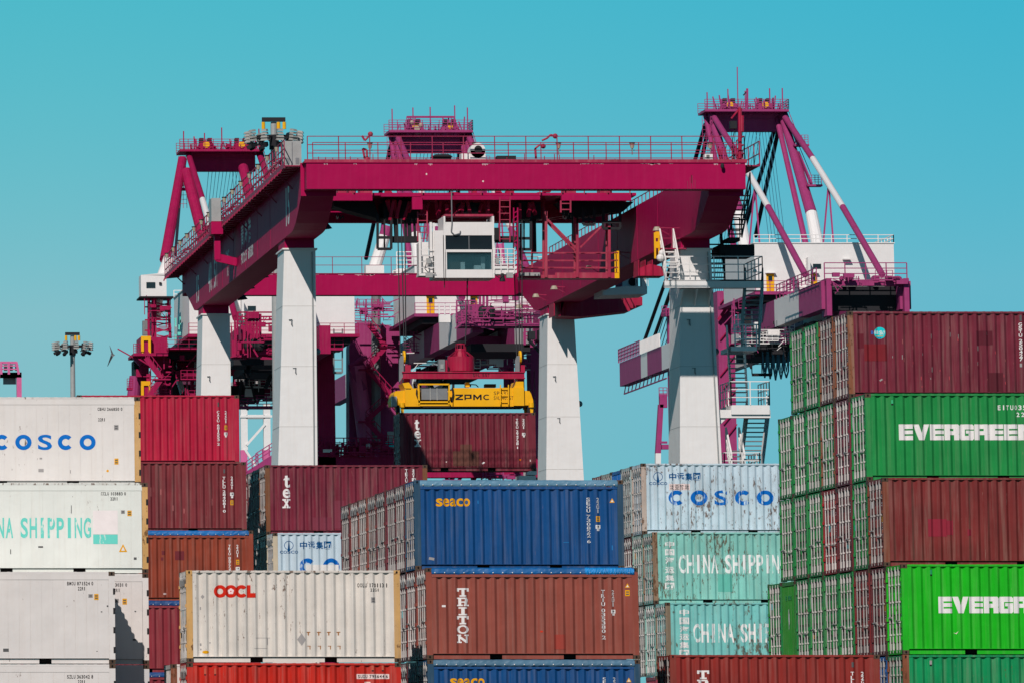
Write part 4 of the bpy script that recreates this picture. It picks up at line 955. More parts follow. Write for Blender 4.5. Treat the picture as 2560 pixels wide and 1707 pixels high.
# underside hoods next to the leg head
mb = MB(); pbox(mb, 1800, 612, 1886, 639, NY+.6, 2.4); mb.build('service_platform', M['dark'], cr)
mb = MB(); fl = [((1846, 592), (1858, 486), 32, NY-1.5, NY+.6)]
flight(mb, at(1838, 592, NY-.2), at(1860, 484, NY+2.0), .60, 9, True, .03); mb.build('stair_flight', M['dark'], cr)
mb = MB(); pbox(mb, 1822, 594, 1850, 603, NY-.6, 1.6); mb.build('stair_landing', M['dark'], cr)
mb = MB(); railing(mb, [at(1830, 594, NY-.4), at(1850, 594, NY-.4)], .9, .5, 2, .025, False); mb.build('platform_railing', M['dark'], cr)
mb = MB(); flight(mb, at(1792, 700, NY+.4), at(1781, 606, NY+1.8), .75, 8, True, .03); mb.build('stair_flight', M['dark'], cr)
# lower flights
def landing(x0, x1, y, Y0, Y1, h, rails):
    a, b = at(x0, y, Y0), at(x1, y, Y0); mb = MB(); mb.box(a.x, b.x, Y0, Y1, a.z-h, a.z); mb.build('access_platform', M['white_leg'], cr)
    if rails:
        mb = MB(); railing(mb, [(a.x, Y1, a.z), (a.x, Y0, a.z), (b.x, Y0, a.z), (b.x, Y1, a.z)], 1.08, .8, 2, .024, False); mb.build('platform_railing', M['white_leg'], cr)
    return a.z
landing(1828, 1892, 866, NY, NY+3, .2, False); landing(1828, 1924, 1012, NY, NY+3, .42, True); landing(1812, 1900, 1190, NY, NY+3, .2, True)
mb = MB(); q0, q1 = at(1790, 1030, NY+.1), at(1926, 1022, NY+.1); mb.box(q0.x, q1.x, NY+.1, NY+.5, q0.z-.25, q0.z+.12); mb.prism([(q0.x, NY+.2, q0.z-.25), (q0.x+.5, NY+.2, q0.z-.25), (q0.x, NY+.2, q0.z-.75)], (0, .2, 0)); mb.build('support_bracket', M['white_leg'], cr)
dk, wl = M['steel'], M['white_leg']
mb = MB(); flight(mb, at(1876, 866, NY+.2), at(1886, 722, NY+2.2), .80, 12, True, .034, 0, 1); mb.build('stair_flight', [M['steel'], M['cabinet']], cr)
mb = MB(); flight(mb, at(1848, 1010, NY+2.0), at(1838, 866, NY+.2), .74, 12, True, .04, 0, 1); mb.build('stair_flight', [M['steel'], wl], cr)
mb = MB(); flight(mb, at(1878, 1188, NY+.2), at(1896, 1040, NY+2.2), .98, 13, True, .032, 0, 1); mb.build('stair_flight', [M['steel'], M['cabinet']], cr)
mb = MB(); flight(mb, at(1846, 1188, NY+.4), at(1832, 1120, NY+1.2), .6, 5, True, .04, 0, 1); railing(mb, [at(1838, 866, NY-.1), at(1892, 866, NY-.1)], 1.0, .5, 2, .03, False); mb.build('stair_flight', [M['steel'], wl], cr)
# electrical house under the right girder at the far end
mb = MB(); a = onX(1440, 735, RX1+.1); yy = 334
mb.prism([at(1506, 739, yy), at(1618, 735, yy), at(1618, 716, yy), at(1560, 716, yy), at(1506, 724, yy)], (0, 3, 0)); mb.box(at(1560, 716, yy).x, at(1600, 716, yy).x, yy+.6, yy+3, at(1560, 716, yy).z, at(1560, 690, yy).z); pbox(mb, 1604, 690, 1616, 716, yy, .5); mb.build('service_cabin', M['white_leg'], cr)
mb = MB(); mb.mat(0); c = at(1582, 705, yy+.55); mb.tube(c, c + Vector((0, .1, 0)), .22, .22, 14); mb.build('cooling_fan', M['dark'], cr)
mb = MB(); railing(mb, [at(1590, 716, yy-.1), at(1620, 716, yy-.1)], .9, .4, 1, .02, False); mb.build('platform_railing', M['white_leg'], cr)
mb = MB()
a0, a1 = at(1376, 792, FY-.2), at(1606, 745, yy+2)
mb.prism([at(1400, 790, FY-2.5), at(1452, 792, FY-2.5), at(1576, 778, FY-2.5), at(1576, 771, FY-2.5), at(1590, 771, FY-2.5), at(1590, 764, FY-2.5), at(1606, 764, FY-2.5), at(1606, 743, FY-2.5), at(1500, 736, FY-2.5), at(1414, 744, FY-2.5)], (0, 2.2, 0))
for x in (1385, 1400, 1414): mb.prism([at(x, 790, FY-2.6), at(x, 752 - (x-1385)*.4, FY-2.6), at(x+2, 752 - (x-1385)*.4, FY-2.6), at(x+2, 790, FY-2.6)], (0, 2, 0))
mb.build('cable_trough', M['crimson_deep'], cr)
mb = MB(); mb.prism([at(1596, 690, NY+8), at(1660, 690, NY+8), at(1660, 668, NY+8), at(1625, 660, NY+8), at(1596, 672, NY+8)], (0, 1.6, 0))
for x in (1596, 1612, 1630): mb.prism([at(x, 690, NY+7.9), at(x, 650, NY+7.9), at(x+2, 650, NY+7.9), at(x+2, 690, NY+7.9)], (0, 1.5, 0))
mb.build('cable_trough', M['crimson_deep'], cr)

KS = .947                              # the crane's own scale about the eye
cr.location = (cr.location.x*KS, cr.location.y*KS, EYE*(1-KS)); cr.scale = (KS, KS, KS)
# ------------------------------------------------------------------ the hoist trolley with its cab, ropes and service basket
tr_ = thing('hoist_trolley', 'crimson hoist trolley with white glazed cab hanging under the gantry crane girders', 'crane trolley', (38.5, 298, GB))
TY = 296.0
mb = MB()
for x0, x1, y0, y1 in ((831, 931, 487, 502), (953, 1053, 484, 492), (1053, 1350, 490, 500), (1404, 1578, 487, 502)): pbox(mb, x0, y0, x1, y1, TY, .3)
mb.box(28.95, 44.6, TY+.3, TY+9, at(900, 488, TY).z+.0, at(900, 488, TY).z+.12)
mb.box(28.95, 44.6, 305.2, 305.6, at(900, 500, TY).z-.3, at(900, 488, TY).z+.12)
mb.build('trolley_deck', M['crimson'], tr_)
mb = MB(); mb.prism([at(x, y, 300.2) for x, y in ((828, 503), (1566, 503), (1566, 512), (1502, 522), (1382, 545), (1290, 556), (1110, 549), (974, 557), (828, 520))], (0, .5, 0))
mb.prism([at(x, y, 303.5) for x, y in ((828, 503), (1566, 503), (1566, 520), (1382, 550), (974, 560), (828, 522))], (0, .4, 0)); mb.build('cross_beam', M['crimson_deep'], tr_)
mb = MB()
pbox(mb, 960, 504, 1048, 546, 297.6, 2.2); pbox(mb, 1300, 505, 1352, 548, 297.6, 2.4); pbox(mb, 1148, 507, 1200, 530, 297.3, 1.2)
mb.prism([at(x, y, 298) for x, y in ((1395, 505), (1585, 505), (1560, 528), (1440, 545), (1418, 530))], (0, 1.6, 0)); mb.prism([at(x, y, 298) for x, y in ((834, 505), (935, 505), (950, 548), (900, 535), (836, 517))], (0, 1.5, 0))
mb.build('hoist_machinery', M['dark'], tr_)
rnd = random.Random(12); mb = MB()
for i in range(26):
    x = rnd.uniform(960, 1400); y = rnd.uniform(474, 500); pbox(mb, x, y, x+rnd.uniform(5, 22), y+rnd.uniform(4, 12), rnd.uniform(296.5, 303), .5)
for i in range(20):
    x = rnd.uniform(945, 1340); mb.bar(at(x, rnd.uniform(500, 510), 297), at(x+rnd.uniform(-26, 26), rnd.uniform(530, 552), 297.2), rnd.uniform(.07, .16))
for x in (968, 985, 1090, 1130, 1210, 1255): mb.bar(at(x, 500, 297), at(x+rnd.uniform(5, 16), 545, 297.4), .16)
mb.build('deck_equipment', M['crimson_deep'], tr_)
mb = MB(); railing(mb, [at(x, 488, TY+.05) for x in (1055, 1350)], .95, 1.2, 1, .024, False); railing(mb, [at(x, 488, TY+.05) for x in (1404, 1575)], .95, .9, 1, .024, False); railing(mb, [at(x, 488, TY+.05) for x in (834, 930)], .7, .9, 1, .024, False); mb.build('deck_railing', M['crimson_pale'], tr_)
mb = MB(); pbox(mb, 844, 471, 866, 487, TY+.6, 1); pbox(mb, 872, 474, 890, 487, TY+.6, 1); pbox(mb, 900, 474, 930, 486, TY+.8, 1); pbox(mb, 1410, 474, 1440, 487, TY+.8, 1); pbox(mb, 1500, 474, 1530, 486, TY+.8, 1); mb.build('motor_housing', M['crimson_pale'], tr_)
# hanging frames either side
mb = MB()
for x0, x1, y0, y1 in ((944, 978, 548, 623), (1293, 1327, 552, 624), (1458, 1486, 530, 562), (1508, 1550, 530, 572)):
    for x in (x0, x1): mb.bar(at(x, y0-12, 297.2), at(x, y1, 297.2), .11)
    mb.bar(at((x0+x1)/2, y0, 297.6), at((x0+x1)/2, y1, 297.6), .07)
    for y in (y0+(y1-y0)*.62, y1): mb.bar(at(x0, y, 297.2), at(x1, y, 297.2), .12)
for x0, x1 in ((978, 1046), (1240, 1293)): pbox(mb, x0, 591, x1, 606, 297.4, .5)
for x in (988, 1012, 1022, 1035): mb.bar(at(x, 540, 297.6), at(x+3, 600, 297.6), rnd.uniform(.08, .2))
pbox(mb, 1236, 570, 1250, 600, 297, 1); pbox(mb, 1330, 545, 1340, 630, 298, .2); pbox(mb, 1432, 520, 1445, 610, 298.4, .25)
for x in (1412, 1420, 1428): mb.path([at(x-6, 528, 297.4), at(x-4, 546, 297.4), at(x+2, 549, 297.4), at(x+6, 530, 297.4)], .03)
for x in (846, 854): mb.path([at(x-6, 536, 297.4), at(x-3, 549, 297.4), at(x+3, 540, 297.4), at(x+6, 548, 297.4)], .03)
mb.build('rope_frame', M['dark'], tr_)
mb = MB(); ladder(mb, at(1056, 604, 296.4), at(1056, 530, 296.4), .42, .28, .025); ladder(mb, at(1262, 606, 295.6), at(1262, 494, 295.6), .46, .3, .022); ladder(mb, at(1414, 532, 296.0), at(1414, 502, 296.0), .44, .3, .03); mb.build('ladder', M['crimson_pale'], tr_)
mb = MB()
for x in (1284, 1294): mb.bar(at(x, 693, 296), at(x, 520, 296), .06)
for i in range(14): mb.bar(at(1284, 690-12*i, 296), at(1294, 684-12*i, 296), .045)
pbox(mb, 1031, 493, 1056, 524, 295.9, .3); mb.build('lattice_post', M['crimson'], tr_)
# service basket
BY = 297.2; mb = MB(); pbox(mb, 1300, 688, 1547, 696, BY, 1.1); pbox(mb, 1388, 682, 1547, 688, BY, .1); mb.mat(1); pbox(mb, 1297, 682, 1350, 690, BY-.15, .3); mb.build('basket_floor', [M['crimson_pale'], M['cabinet']], tr_)
mb = MB()
for x, y0 in ((1365, 528), (1443, 560), (1523, 566)):
    mb.bar(at(x, 694, BY), at(x, y0, BY), .12); mb.bar(at(x-6, 694, BY+1), at(x-6, y0-30, BY+1), .12)
for x in (1330, 1301): mb.bar(at(x, 694, BY+.5), at(x, 560, BY+.5), .08)
for y in (632, 651, 669): mb.bar(at(1300, y, BY), at(1545, y, BY), .035); mb.bar(at(1300, y+2, BY+1), at(1545, y+2, BY+1), .035)
mb.bar(at(1369, 550, BY), at(1440, 622, BY), .09); mb.bar(at(1366, 554, BY+.6), at(1437, 627, BY+.6), .09); mb.bar(at(1450, 620, BY), at(1502, 568, BY), .08)
mb.build('basket_frame', M['crimson_pale'], tr_)
mb = MB(); pbox(mb, 1543, 628, 1547.5, 696, BY, .1); pbox(mb, 1537, 683, 1548, 696, BY-.03, .16)
for y in (632, 650, 668): pbox(mb, 1537, y, 1543, y+4, BY, .08)
pbox(mb, 1537, 630, 1539, 684, BY, .06); mb.build('basket_gate', M['yellow'], tr_)
# driver's cab
CY = 293.2; cd = 2.1
mb = MB(); pbox(mb, 1087, 577, 1109, 695, CY, cd)                        # left panel
pbox(mb, 1109, 562, 1235, 589, CY, cd); pbox(mb, 1109, 541, 1113, 562, CY, cd); pbox(mb, 1231, 541, 1235, 562, CY, cd); pbox(mb, 1113, 556, 1231, 562, CY, cd)
pbox(mb, 1109, 589, 1113.5, 695, CY, .1); pbox(mb, 1232, 589, 1235, 695, CY, cd); pbox(mb, 1113.5, 624.5, 1232, 631, CY, .1); pbox(mb, 1113.5, 674.5, 1232, 695, CY, cd)
pbox(mb, 1113.5, 589, 1232, 675, CY+cd-.06, .06); pbox(mb, 1113.5, 631, 1117, 675, CY, .08); pbox(mb, 1229.5, 631, 1232, 675, CY, .08)
cab = mb.build('cab', M['white_leg'], tr_)
mb = MB(); pbox(mb, 1113.5, 589, 1232, 624.5, CY+.05, .04); mb.mat(1); pbox(mb, 1172, 589, 1173, 624, CY+.03, .02); mb.build('window', [M['glass'], M['steel']], cab)
mb = MB(); pbox(mb, 1117, 631, 1229.5, 674.5, CY+.04, .02); mb.build('window', M['pane'], cab)
mb = MB(); pbox(mb, 1124, 639, 1150, 672, CY+.5, .3); pbox(mb, 1186, 643, 1202, 664, CY+.9, .3); mb.build('seat', M['seat'], cab)
mb = MB(); pbox(mb, 1152, 656, 1162, 674, CY+.4, .4); pbox(mb, 1186, 664, 1203, 674, CY+.5, .4); pbox(mb, 1203, 642, 1212, 674, CY+.6, .3); mb.build('console', M['white_leg'], cab)
mb = MB(); pbox(mb, 1114, 631, 1231, 674, CY+cd-.12, .05); pbox(mb, 1200, 640, 1220, 674, CY+1.2, .2); mb.build('interior_panel', M['dark'], cab)
mb = MB(); pbox(mb, 1111, 536, 1233, 541, CY+.4, 1.2); mb.build('roof_strip', M['crimson_pale'], cab)
mb = MB(); mb.path([at(1129, 472, CY-.05), at(1129, 505, CY-.05), at(1130, 560, CY-.05), at(1128, 580, CY-.05), at(1136, 588, CY-.05), at(1150, 584, CY-.05), at(1151, 578, CY-.05)], .028); mb.build('cable', M['steel'], cab)
mb = MB(); pbox(mb, 1050, 606, 1071, 684, CY+.3, 1.2); pbox(mb, 1048, 592, 1052, 684, CY+.2, .1); pbox(mb, 1076, 556, 1080, 690, CY+.1, .1); pbox(mb, 1083, 558, 1087, 640, CY+.1, .1)
railing(mb, [at(1052, 684, CY), at(1087, 684, CY)], 1.05, .5, 3, .018, False); railing(mb, [at(1236, 684, CY), at(1286, 684, CY)], 1.1, .3, 4, .02, False); pbox(mb, 1236, 672, 1288, 686, CY+.05, 1.0); pbox(mb, 1048, 684, 1087, 690, CY, 1.1)
mb.build('cab_balcony', M['white_leg'], tr_)
mb = MB(); pbox(mb, 1065, 682, 1082, 694, CY-.2, .3); pbox(mb, 1267, 682, 1283, 695, CY-.2, .3); pbox(mb, 1067, 646, 1078, 659, CY-.1, .2); pbox(mb, 1239, 645, 1248, 659, CY-.1, .2); mb.mat(1); mb.tube(at(1256, 684, CY), at(1256, 704, CY), .06, .14, 8)
mb.path([at(1066, 660, CY-.1), at(1062, 672, CY-.1), at(1070, 682, CY-.1), at(1090, 684, CY-.1)], .02); mb.path([at(1240, 690, CY-.1), at(1250, 696, CY-.1), at(1258, 690, CY-.1)], .02); mb.build('work_lamp', [M['cabinet'], M['dark']], tr_)
SPY = 294.2
mb = MB()
for a, b in (((994, 548), (1001, 900)), ((1003, 548), (1011, 900)), ((1012, 560), (1015, 900)), ((1282, 548), (1292, 896)), ((1296, 552), (1299, 896)), ((1305, 552), (1305, 896))):
    mb.tube(at(a[0], a[1], SPY), at(b[0], b[1], SPY), .026, n=5, caps=False)
mb.path([at(1168, 690, 296), at(1168, 740, SPY), at(1166, 800, SPY), at(1163, 860, SPY)], .03, 5)
for x in (1111, 1169): mb.tube(at(x, 695, CY+.4), at(x, 720, CY+.4), .02, n=5)
mb.build('hoist_rope', M['rope'], tr_)

# ------------------------------------------------------------------ spreader with head block
sp = thing('spreader', 'yellow spreader with crimson head block gripping the hanging maroon container', 'spreader', (HX+3.03, SPY, HZ+CH))
F1 = 293.35
mb = MB()
for Y in (293.35, 294.90): pbox(mb, 1008, 930, 1311, 944, Y, .10); pbox(mb, 1006, 928, 1313, 931, Y-.05, .2); pbox(mb, 1006, 943, 1313, 946, Y-.05, .2)
for x in (1010, 1065, 1120, 1180, 1240, 1305): a = at(x, 936, 293.40); mb.box(a.x, a.x+.1, 293.40, 294.90, a.z-.1, a.z+.1)
for x in (1015, 1300): pbox(mb, x-6, 944, x+10, 955, 293.60, 1.2); pbox(mb, x-2, 912, x+12, 930, 293.70, 1.0)
pbox(mb, 1112, 900, 1118, 930, 293.50, .3)
mb.build('head_block', M['crimson_deep'], sp)
mb = MB(); c = at(1152.5, 928, SPY); mb.tube((c.x, SPY, c.z), (c.x, SPY, at(1152, 892, SPY).z), .60, .60, 24); mb.build('cable_basket', M['crimson_deep'], sp)
mb = MB(); mb.tube((c.x, SPY, at(1152, 892, SPY).z), (c.x, SPY, at(1152, 872, SPY).z), .30, .22, 12); z1 = at(1152, 860, SPY).z; z0 = at(1152, 892, SPY).z
for i in range(8): a = i*math.pi/4; mb.bar((c.x+.56*math.cos(a), SPY+.56*math.sin(a), z0), (c.x+.24*math.cos(a), SPY+.24*math.sin(a), z0 + .45*(z1-z0)), .022); mb.bar((c.x+.24*math.cos(a), SPY+.24*math.sin(a), z0 + .45*(z1-z0)), (c.x+.20*math.cos(a), SPY+.20*math.sin(a), z1), .02)
for zz in (z1, (z0+z1)/2): 
    r = .20 if zz == z1 else .24
    for i in range(12): a, b = i*math.pi/6, (i+1)*math.pi/6; mb.bar((c.x+r*math.cos(a), SPY+r*math.sin(a), zz), (c.x+r*math.cos(b), SPY+r*math.sin(b), zz), .03)
mb.build('basket_cage', M['crimson_deep'], sp)
mb = MB()
for x0 in (998, 1288): mb.prism([at(x0, 955, 293.50), at(x0, 900, 293.50), at(x0+4, 889, 293.50), at(x0+11, 889, 293.50), at(x0+11, 940, 293.50)], (0, .12, 0)); mb.prism([at(x0, 955, 294.80), at(x0, 900, 294.80), at(x0+4, 889, 294.80), at(x0+11, 889, 294.80), at(x0+11, 940, 294.80)], (0, .12, 0))
pbox(mb, 1097, 898, 1112, 930, 293.40, .4); mb.mat(1); pbox(mb, 1101, 910, 1109, 921, 293.37, .05); mb.build('sheave_plate', [M['steel'], M['cabinet']], sp)
mb = MB()
for x in (1009, 1299):
    q = at(x, 893, SPY); mb.tube((q.x-.03, SPY, q.z), (q.x+.06, SPY, q.z), .30, .30, 16)
mb.build('sheave', M['yellow'], sp)
mb = MB(); pbox(mb, 1013, 970, 1049, 1015, F1, 1.7); pbox(mb, 1049, 976, 1134, 1015, F1+.35, 1.1); pbox(mb, 1134, 969, 1284, 1015, F1, 1.7); pbox(mb, 1284, 967, 1310, 1013, F1-.05, 1.8)
mb.prism([at(x, y, F1) for x, y in ((1006, 957), (1022, 955), (1030, 966), (1032, 970), (1013, 972))], (0, 1.7, 0)); mb.prism([at(x, y, F1) for x, y in ((1290, 953), (1309, 953), (1309, 967), (1284, 969), (1288, 962))], (0, 1.7, 0))
sb = mb.build('spreader_beam', M['yellow'], sp)
dc = Decal(); 
def bq(x0, y0, x1, y1): a, b = at(x0, y1, F1), at(x1, y0, F1); return (a.x, a.z, b.x, b.z)
q = bq(1138.6, 985, 1157.6, 999); dc.poly(boxes((0, 1, .74, 1), (0, 1, 0, .26), ((.62, .74), (1, .74), (.40, .26), (0, .26))), q, 'black')
dc.poly(boxes((0, .2, 0, .75), (0, 1, .75, 1), (.74, 1, .42, .75), (.2, 1, .22, .42)), bq(1161, 985, 1179, 999), 'black')
dc.poly(boxes((0, .2, 0, 1), (.8, 1, 0, 1), ((.2, 1), (.2, .6), (.5, .05), (.5, .5)), ((.5, .5), (.5, .05), (.8, .6), (.8, 1))), bq(1183, 985, 1204, 999), 'black')
dc.poly(ring(48, 312, .62, 20), bq(1208, 985, 1226, 999), 'black')
dc.line('SP637', bq(1234.4, 977.5, 1272, 986.5), 'black', 'n', .35); dc.line('SWL 40.5T', bq(1234.4, 989.5, 1283, 998.4), 'black', 'n', .25)
for i in range(4): dc.rect(bq(1016+i*3, 970.5, 1018+i*3, 973), 'black')
lo = dc.build(sb, None, (), 'lettering', 0); lo.location = (-sp.location.x, F1-sp.location.y+.001, -sp.location.z)
dc = Decal(); dc.line('SWL 55T', bq(1182, 933.5, 1224, 941), 'black', 'n', .3); lo = dc.build(sb, None, (), 'lettering', 0); lo.location = (-sp.location.x, F1-.002-sp.location.y, -sp.location.z)
mb = MB()
for s, xs in ((-1, (1013, 985, 981, 996)), (1, (1310, 1328, 1333, 1318))):
    mb.prism([at(x, y, F1+.1) for x, y in ((xs[0], 975), (xs[1]+(4 if s < 0 else -4), 977), (xs[1], 984), (xs[2], 1000), (xs[2]+(2 if s < 0 else 0), 1012), (xs[3]+(8 if s < 0 else -4), 1012), (xs[0], 1013))], (0, 1.9, 0))
mb.build('end_arm', M['yellow'], sp)
for x in (1005, 1328):
    mb = MB(); q = at(x, 1012, F1)
    for Y in (F1-.05, F1+1.95): mb.prism([(q.x-.07, Y, q.z), (q.x+.09, Y, q.z), (q.x+.06, Y, q.z-.5), (q.x-.03, Y, q.z-.5)], (0, .1, 0)); mb.tube((q.x, Y, q.z-.1), (q.x, Y, q.z+.1), .12, n=8)
    mb.build('guide_flipper', M['yellow'], sp)
mb = MB()
for x in (993, 1321): pbox(mb, x-2, 1000, x+7, 1030, F1+.15, .25); pbox(mb, x-2, 1000, x+7, 1030, F1+1.6, .25)
pbox(mb, 1213, 959, 1240, 967, F1+.4, .5); pbox(mb, 1012, 1015, 1312, 1017.5, F1+.05, 1.6)
mb.mat(1)
pbox(mb, 980, 990, 992, 1015, F1-.05, .3); mb.build('twistlock', [M['dark'], M['cabinet']], sp)
mb = MB(); pbox(mb, 1054, 968, 1119, 998, F1-.25, .5); mb.mat(1)
for x in (1075, 1092): pbox(mb, x, 967, x+1.6, 999, F1-.28, .03)
mb.build('hydraulic_tank', [M['steel'], M['cabinet']], sp)
mb = MB(); f = F1-.4
for a, b in (((1046, 960), (1123, 960)), ((1046, 1004), (1123, 1004)), ((1046, 960), (1048, 1012)), ((1123, 960), (1122, 1012)), ((1046, 1012), (1124, 1012)), ((1122, 1000), (1130, 1014)), ((1048, 1000), (1042, 1010))): mb.bar(at(a[0], a[1], f), at(b[0], b[1], f), .07)
pbox(mb, 1164, 955, 1174, 967, F1+.3, .4)
ladder(mb, at(1261, 1010, F1-.12), at(1261, 961, F1-.12), .36, .25, .02); mb.build('guard_frame', M['yellow'], sp)
mb = MB(); mb.path([at(1042, 972, F1-.1), at(1041, 985, F1-.1), at(1044, 992, F1-.1)], .03); mb.path([at(1131, 968, F1-.1), at(1133, 985, F1-.1), at(1129, 1005, F1-.1)], .04); mb.path([at(1105, 944, F1), at(1107, 951, F1), at(1112, 945, F1)], .02); mb.path([at(1174, 960, F1+.5), at(1190, 961, F1+.5), at(1196, 967, F1+.5)], .025); mb.build('hose', M['dark'], sp)
# ------------------------------------------------------------------ ship-to-shore cranes on the quay behind, one builder, each with its own trimmings
def quay_crane(label, XC, dz, paintm, house=(112.8, 127.1), segs=None, dy=0, hw=3.9, header_h=2.0, frame=True, struts=True, seed=1):
    """XC centre line, dz height against the tallest; Z values are above the eye"""
    rnd = random.Random(seed); W = M['far_white']; C = paintm; D = M['dark']
    rt = thing('quay_crane', label, 'crane', (XC, 715+dy, 0))
    def V(dx, y, z): return Vector((XC + dx, y + dy, z + EYE + dz))
    # apex platform with sheave housings, header beam
    mb = MB()
    a = V(0, 720, 70.3); mb.box(XC-hw-1.1, XC+hw+.3, a.y-3.2, a.y+1.8, a.z-.25, a.z)
    mb.build('apex_platform', C, rt)
    mb = MB(); railing(mb, [V(-hw-1.1, 716.9, 70.3), V(hw+.3, 716.9, 70.3), V(hw+.3, 721.8, 70.3)], 1.1, .9, 3, .035, False); railing(mb, [V(-hw-1.1, 721.8, 70.3), V(hw+.3, 721.8, 70.3)], 1.1, .9, 3, .03, False)
    for dx in (-hw-.5, -hw+1.8, -.2, hw-1.4, hw): mb.bar(V(dx, 719, 70.3), V(dx, 719, 70.3 + rnd.uniform(1.8, 3)), .12)
    mb.build('apex_railing', C, rt)
    mb = MB()
    for dx in (-1.9, 2.0):
        mb.prism([V(dx-1.2, 719, 70.3), V(dx+1.2, 719, 70.3), V(dx+.7, 719, 71.2), V(dx-.7, 719, 71.2)], (0, 1.8, 0)); mb.mat(1)
        for e in (-.5, .4): mb.box(V(dx+e-.22, 0, 0).x, V(dx+e+.22, 0, 0).x, 719.2+dy, 720.4+dy, V(0, 0, 71.0).z, V(0, 0, 71.75).z)
        mb.mat(2); c = V(dx, 718.9, 71.0); mb.tube(c, c + Vector((0, .3, 0)), .36, .36, 14); mb.mat(0)
    for i in range(14): x = rnd.uniform(-hw, hw); mb.bar(V(x, 719, 70.4), V(x+rnd.uniform(-.4, .4), 719, 70.4+rnd.uniform(.5, 1.7)), .13)
    mb.build('sheave_housing', [C, D, M['yellow']], rt)
    mb = MB(); mb.box(XC-hw+.4, XC+hw-.4, 719.4+dy, 720.6+dy, V(0, 0, 70.1-header_h).z, V(0, 0, 70.1).z); mb.box(XC-hw+.4, XC+hw-.4, 719.3+dy, 719.4+dy, V(0, 0, 69.4).z, V(0, 0, 69.5).z); mb.build('header_beam', C, rt)
    for s in (-1, 1):
        x = s*hw
        if struts:
            mb = MB(); mb.tube(V(x, 719.6, 70.1), V(x, 702.6, 57.6), .42, .62, 14); mb.build('main_strut', C, rt, smooth=False)
            mb = MB(); mb.tube(V(x, 702.6, 57.6), V(x, 694, 48), .63, .80, 14); mb.build('main_strut', W, rt)
            mb = MB(); mb.tube(V(x-.55, 720, 70), V(x-.35, 704, 54), .30, .34, 8); mb.build('ladder_strut', C, rt)
            mb = MB(); mb.tube(V(x-.1, 720.6, 69), V(x-.1, 738, 58), .24, .24, 8); mb.tube(V(x-.5, 720.6, 69), V(x-1.2, 741, 58), .24, .24, 8); mb.build('front_strut', M['dark_navy'], rt)  # front struts in dark navy: their shade is put into the colour
        mb = MB(); mb.tube(V(x, 719.4, 70.1), V(x, 701, 63.4), .33, .33, 12); mb.mat(1); mb.tube(V(x, 701, 63.4), V(x, 684, 56.8), .33, .33, 12); mb.mat(0); mb.tube(V(x, 684, 56.8), V(x, 663, 48.2), .33, .33, 12); mb.build('backstay', [C, W], rt)
        mb = MB(); q = V(x, 692, 60); mb.bar(q, V(x-.9, 692, 51.9), .16); mb.bar(q, V(x+.1, 690, 51.9), .16); mb.build('backstay_prop', C, rt)
        # girder: striped segments from the back reach to the boom tip
        n = 0; y = 651.
        for y1, wht in (segs or [(664, 0), (678.5, 1), (692, 0), (706, 1), (741, 0), (755, 1), (766, 0), (771, 1), (788, 0)]):
            mb = MB(); mb.box(XC+x-.55, XC+x+.55, y+dy, y1+dy, V(0, 0, 43.9).z, V(0, 0, 46.7).z); mb.build('girder_segment', W if wht else C, rt); y = y1
    mb = MB()
    for i in range(9): xx = -1.6 + i*.4; mb.tube(V(xx, 719.8, 68.3), V(xx-1.4-.2*i, 728, 49), .03, n=4, caps=False)
    for i in range(6): xx = 1.0 + i*.35; mb.tube(V(xx, 719.8, 68.3), V(xx-.3, 708, 50), .03, n=4, caps=False)
    mb.build('hoist_rope', M['rope_blue'], rt)
    mb = MB(); frame or mb.box(XC-hw, XC+hw, 690+dy, 691+dy, V(0, 0, 44).z, V(0, 0, 46).z)
    if frame: mb.box(XC-4.1, XC+4.1, 650.6+dy, 651.4+dy, V(0, 0, 46.2).z, V(0, 0, 46.7).z)
    for dx in (-4.1, 3.6) if frame else (): mb.box(XC+dx, XC+dx+.5, 650+dy, 653+dy, V(0, 0, 43.2).z, V(0, 0, 46.9).z)
    mb.mat(1); frame and mb.box(XC-3.4, XC+3.4, 653+dy, 654+dy, V(0, 0, 43.9).z, V(0, 0, 46.3).z); mb.build('end_frame', [C, D], rt)  # dark panel closing the frame stands for its shaded interior
    if frame:
     mb = MB(); railing(mb, [V(-4.1, 651, 46.9), V(4.1, 651, 46.9)], 1.6, 2.2, 2, .05, False); railing(mb, [V(-4.9, 651, 46.8), V(-4.9, 668, 46.8)], 1.2, 2, 2, .045, False); railing(mb, [V(-6, 658, 46.0), V(-6, 668, 46.0)], 1.5, 2.2, 2, .045, False)
     for i in range(10): x = rnd.uniform(-2.6, 3.6); mb.ball(V(x, 652, 47.0), rnd.uniform(.15, .3), 8, 5)
     mb.build('rear_railing', C, rt)
    # machinery house
    hx0, hx1 = house[0]*1.021, house[1]*1.021; mb = MB(); mb.box(hx0, hx1, 684.00+dy, 704.00+dy, V(0, 0, 47.88).z, V(0, 0, 52.99).z); mb.box(hx0-.1, hx1+.1, 683.90+dy, 704.10+dy, V(0, 0, 52.99).z, V(0, 0, 53.09).z)
    mh = mb.build('machinery_house', W, rt)
    for dx in (1.2, 5.7):
        x = hx0 + dx; mb = MB(); mb.box(x, x+.8, 683.92+dy, 684.02+dy, V(0, 0, 47.94).z, V(0, 0, 49.82).z); mb.mat(1); mb.box(x+.2, x+.62, 683.90+dy, 683.93+dy, V(0, 0, 49.01).z, V(0, 0, 49.57).z); mb.mat(2); mb.box(x-.1, x+.95, 683.50+dy, 684.00+dy, V(0, 0, 49.85).z, V(0, 0, 49.91).z); mb.build('door', [M['yellow'], M['glass'], W], mh)
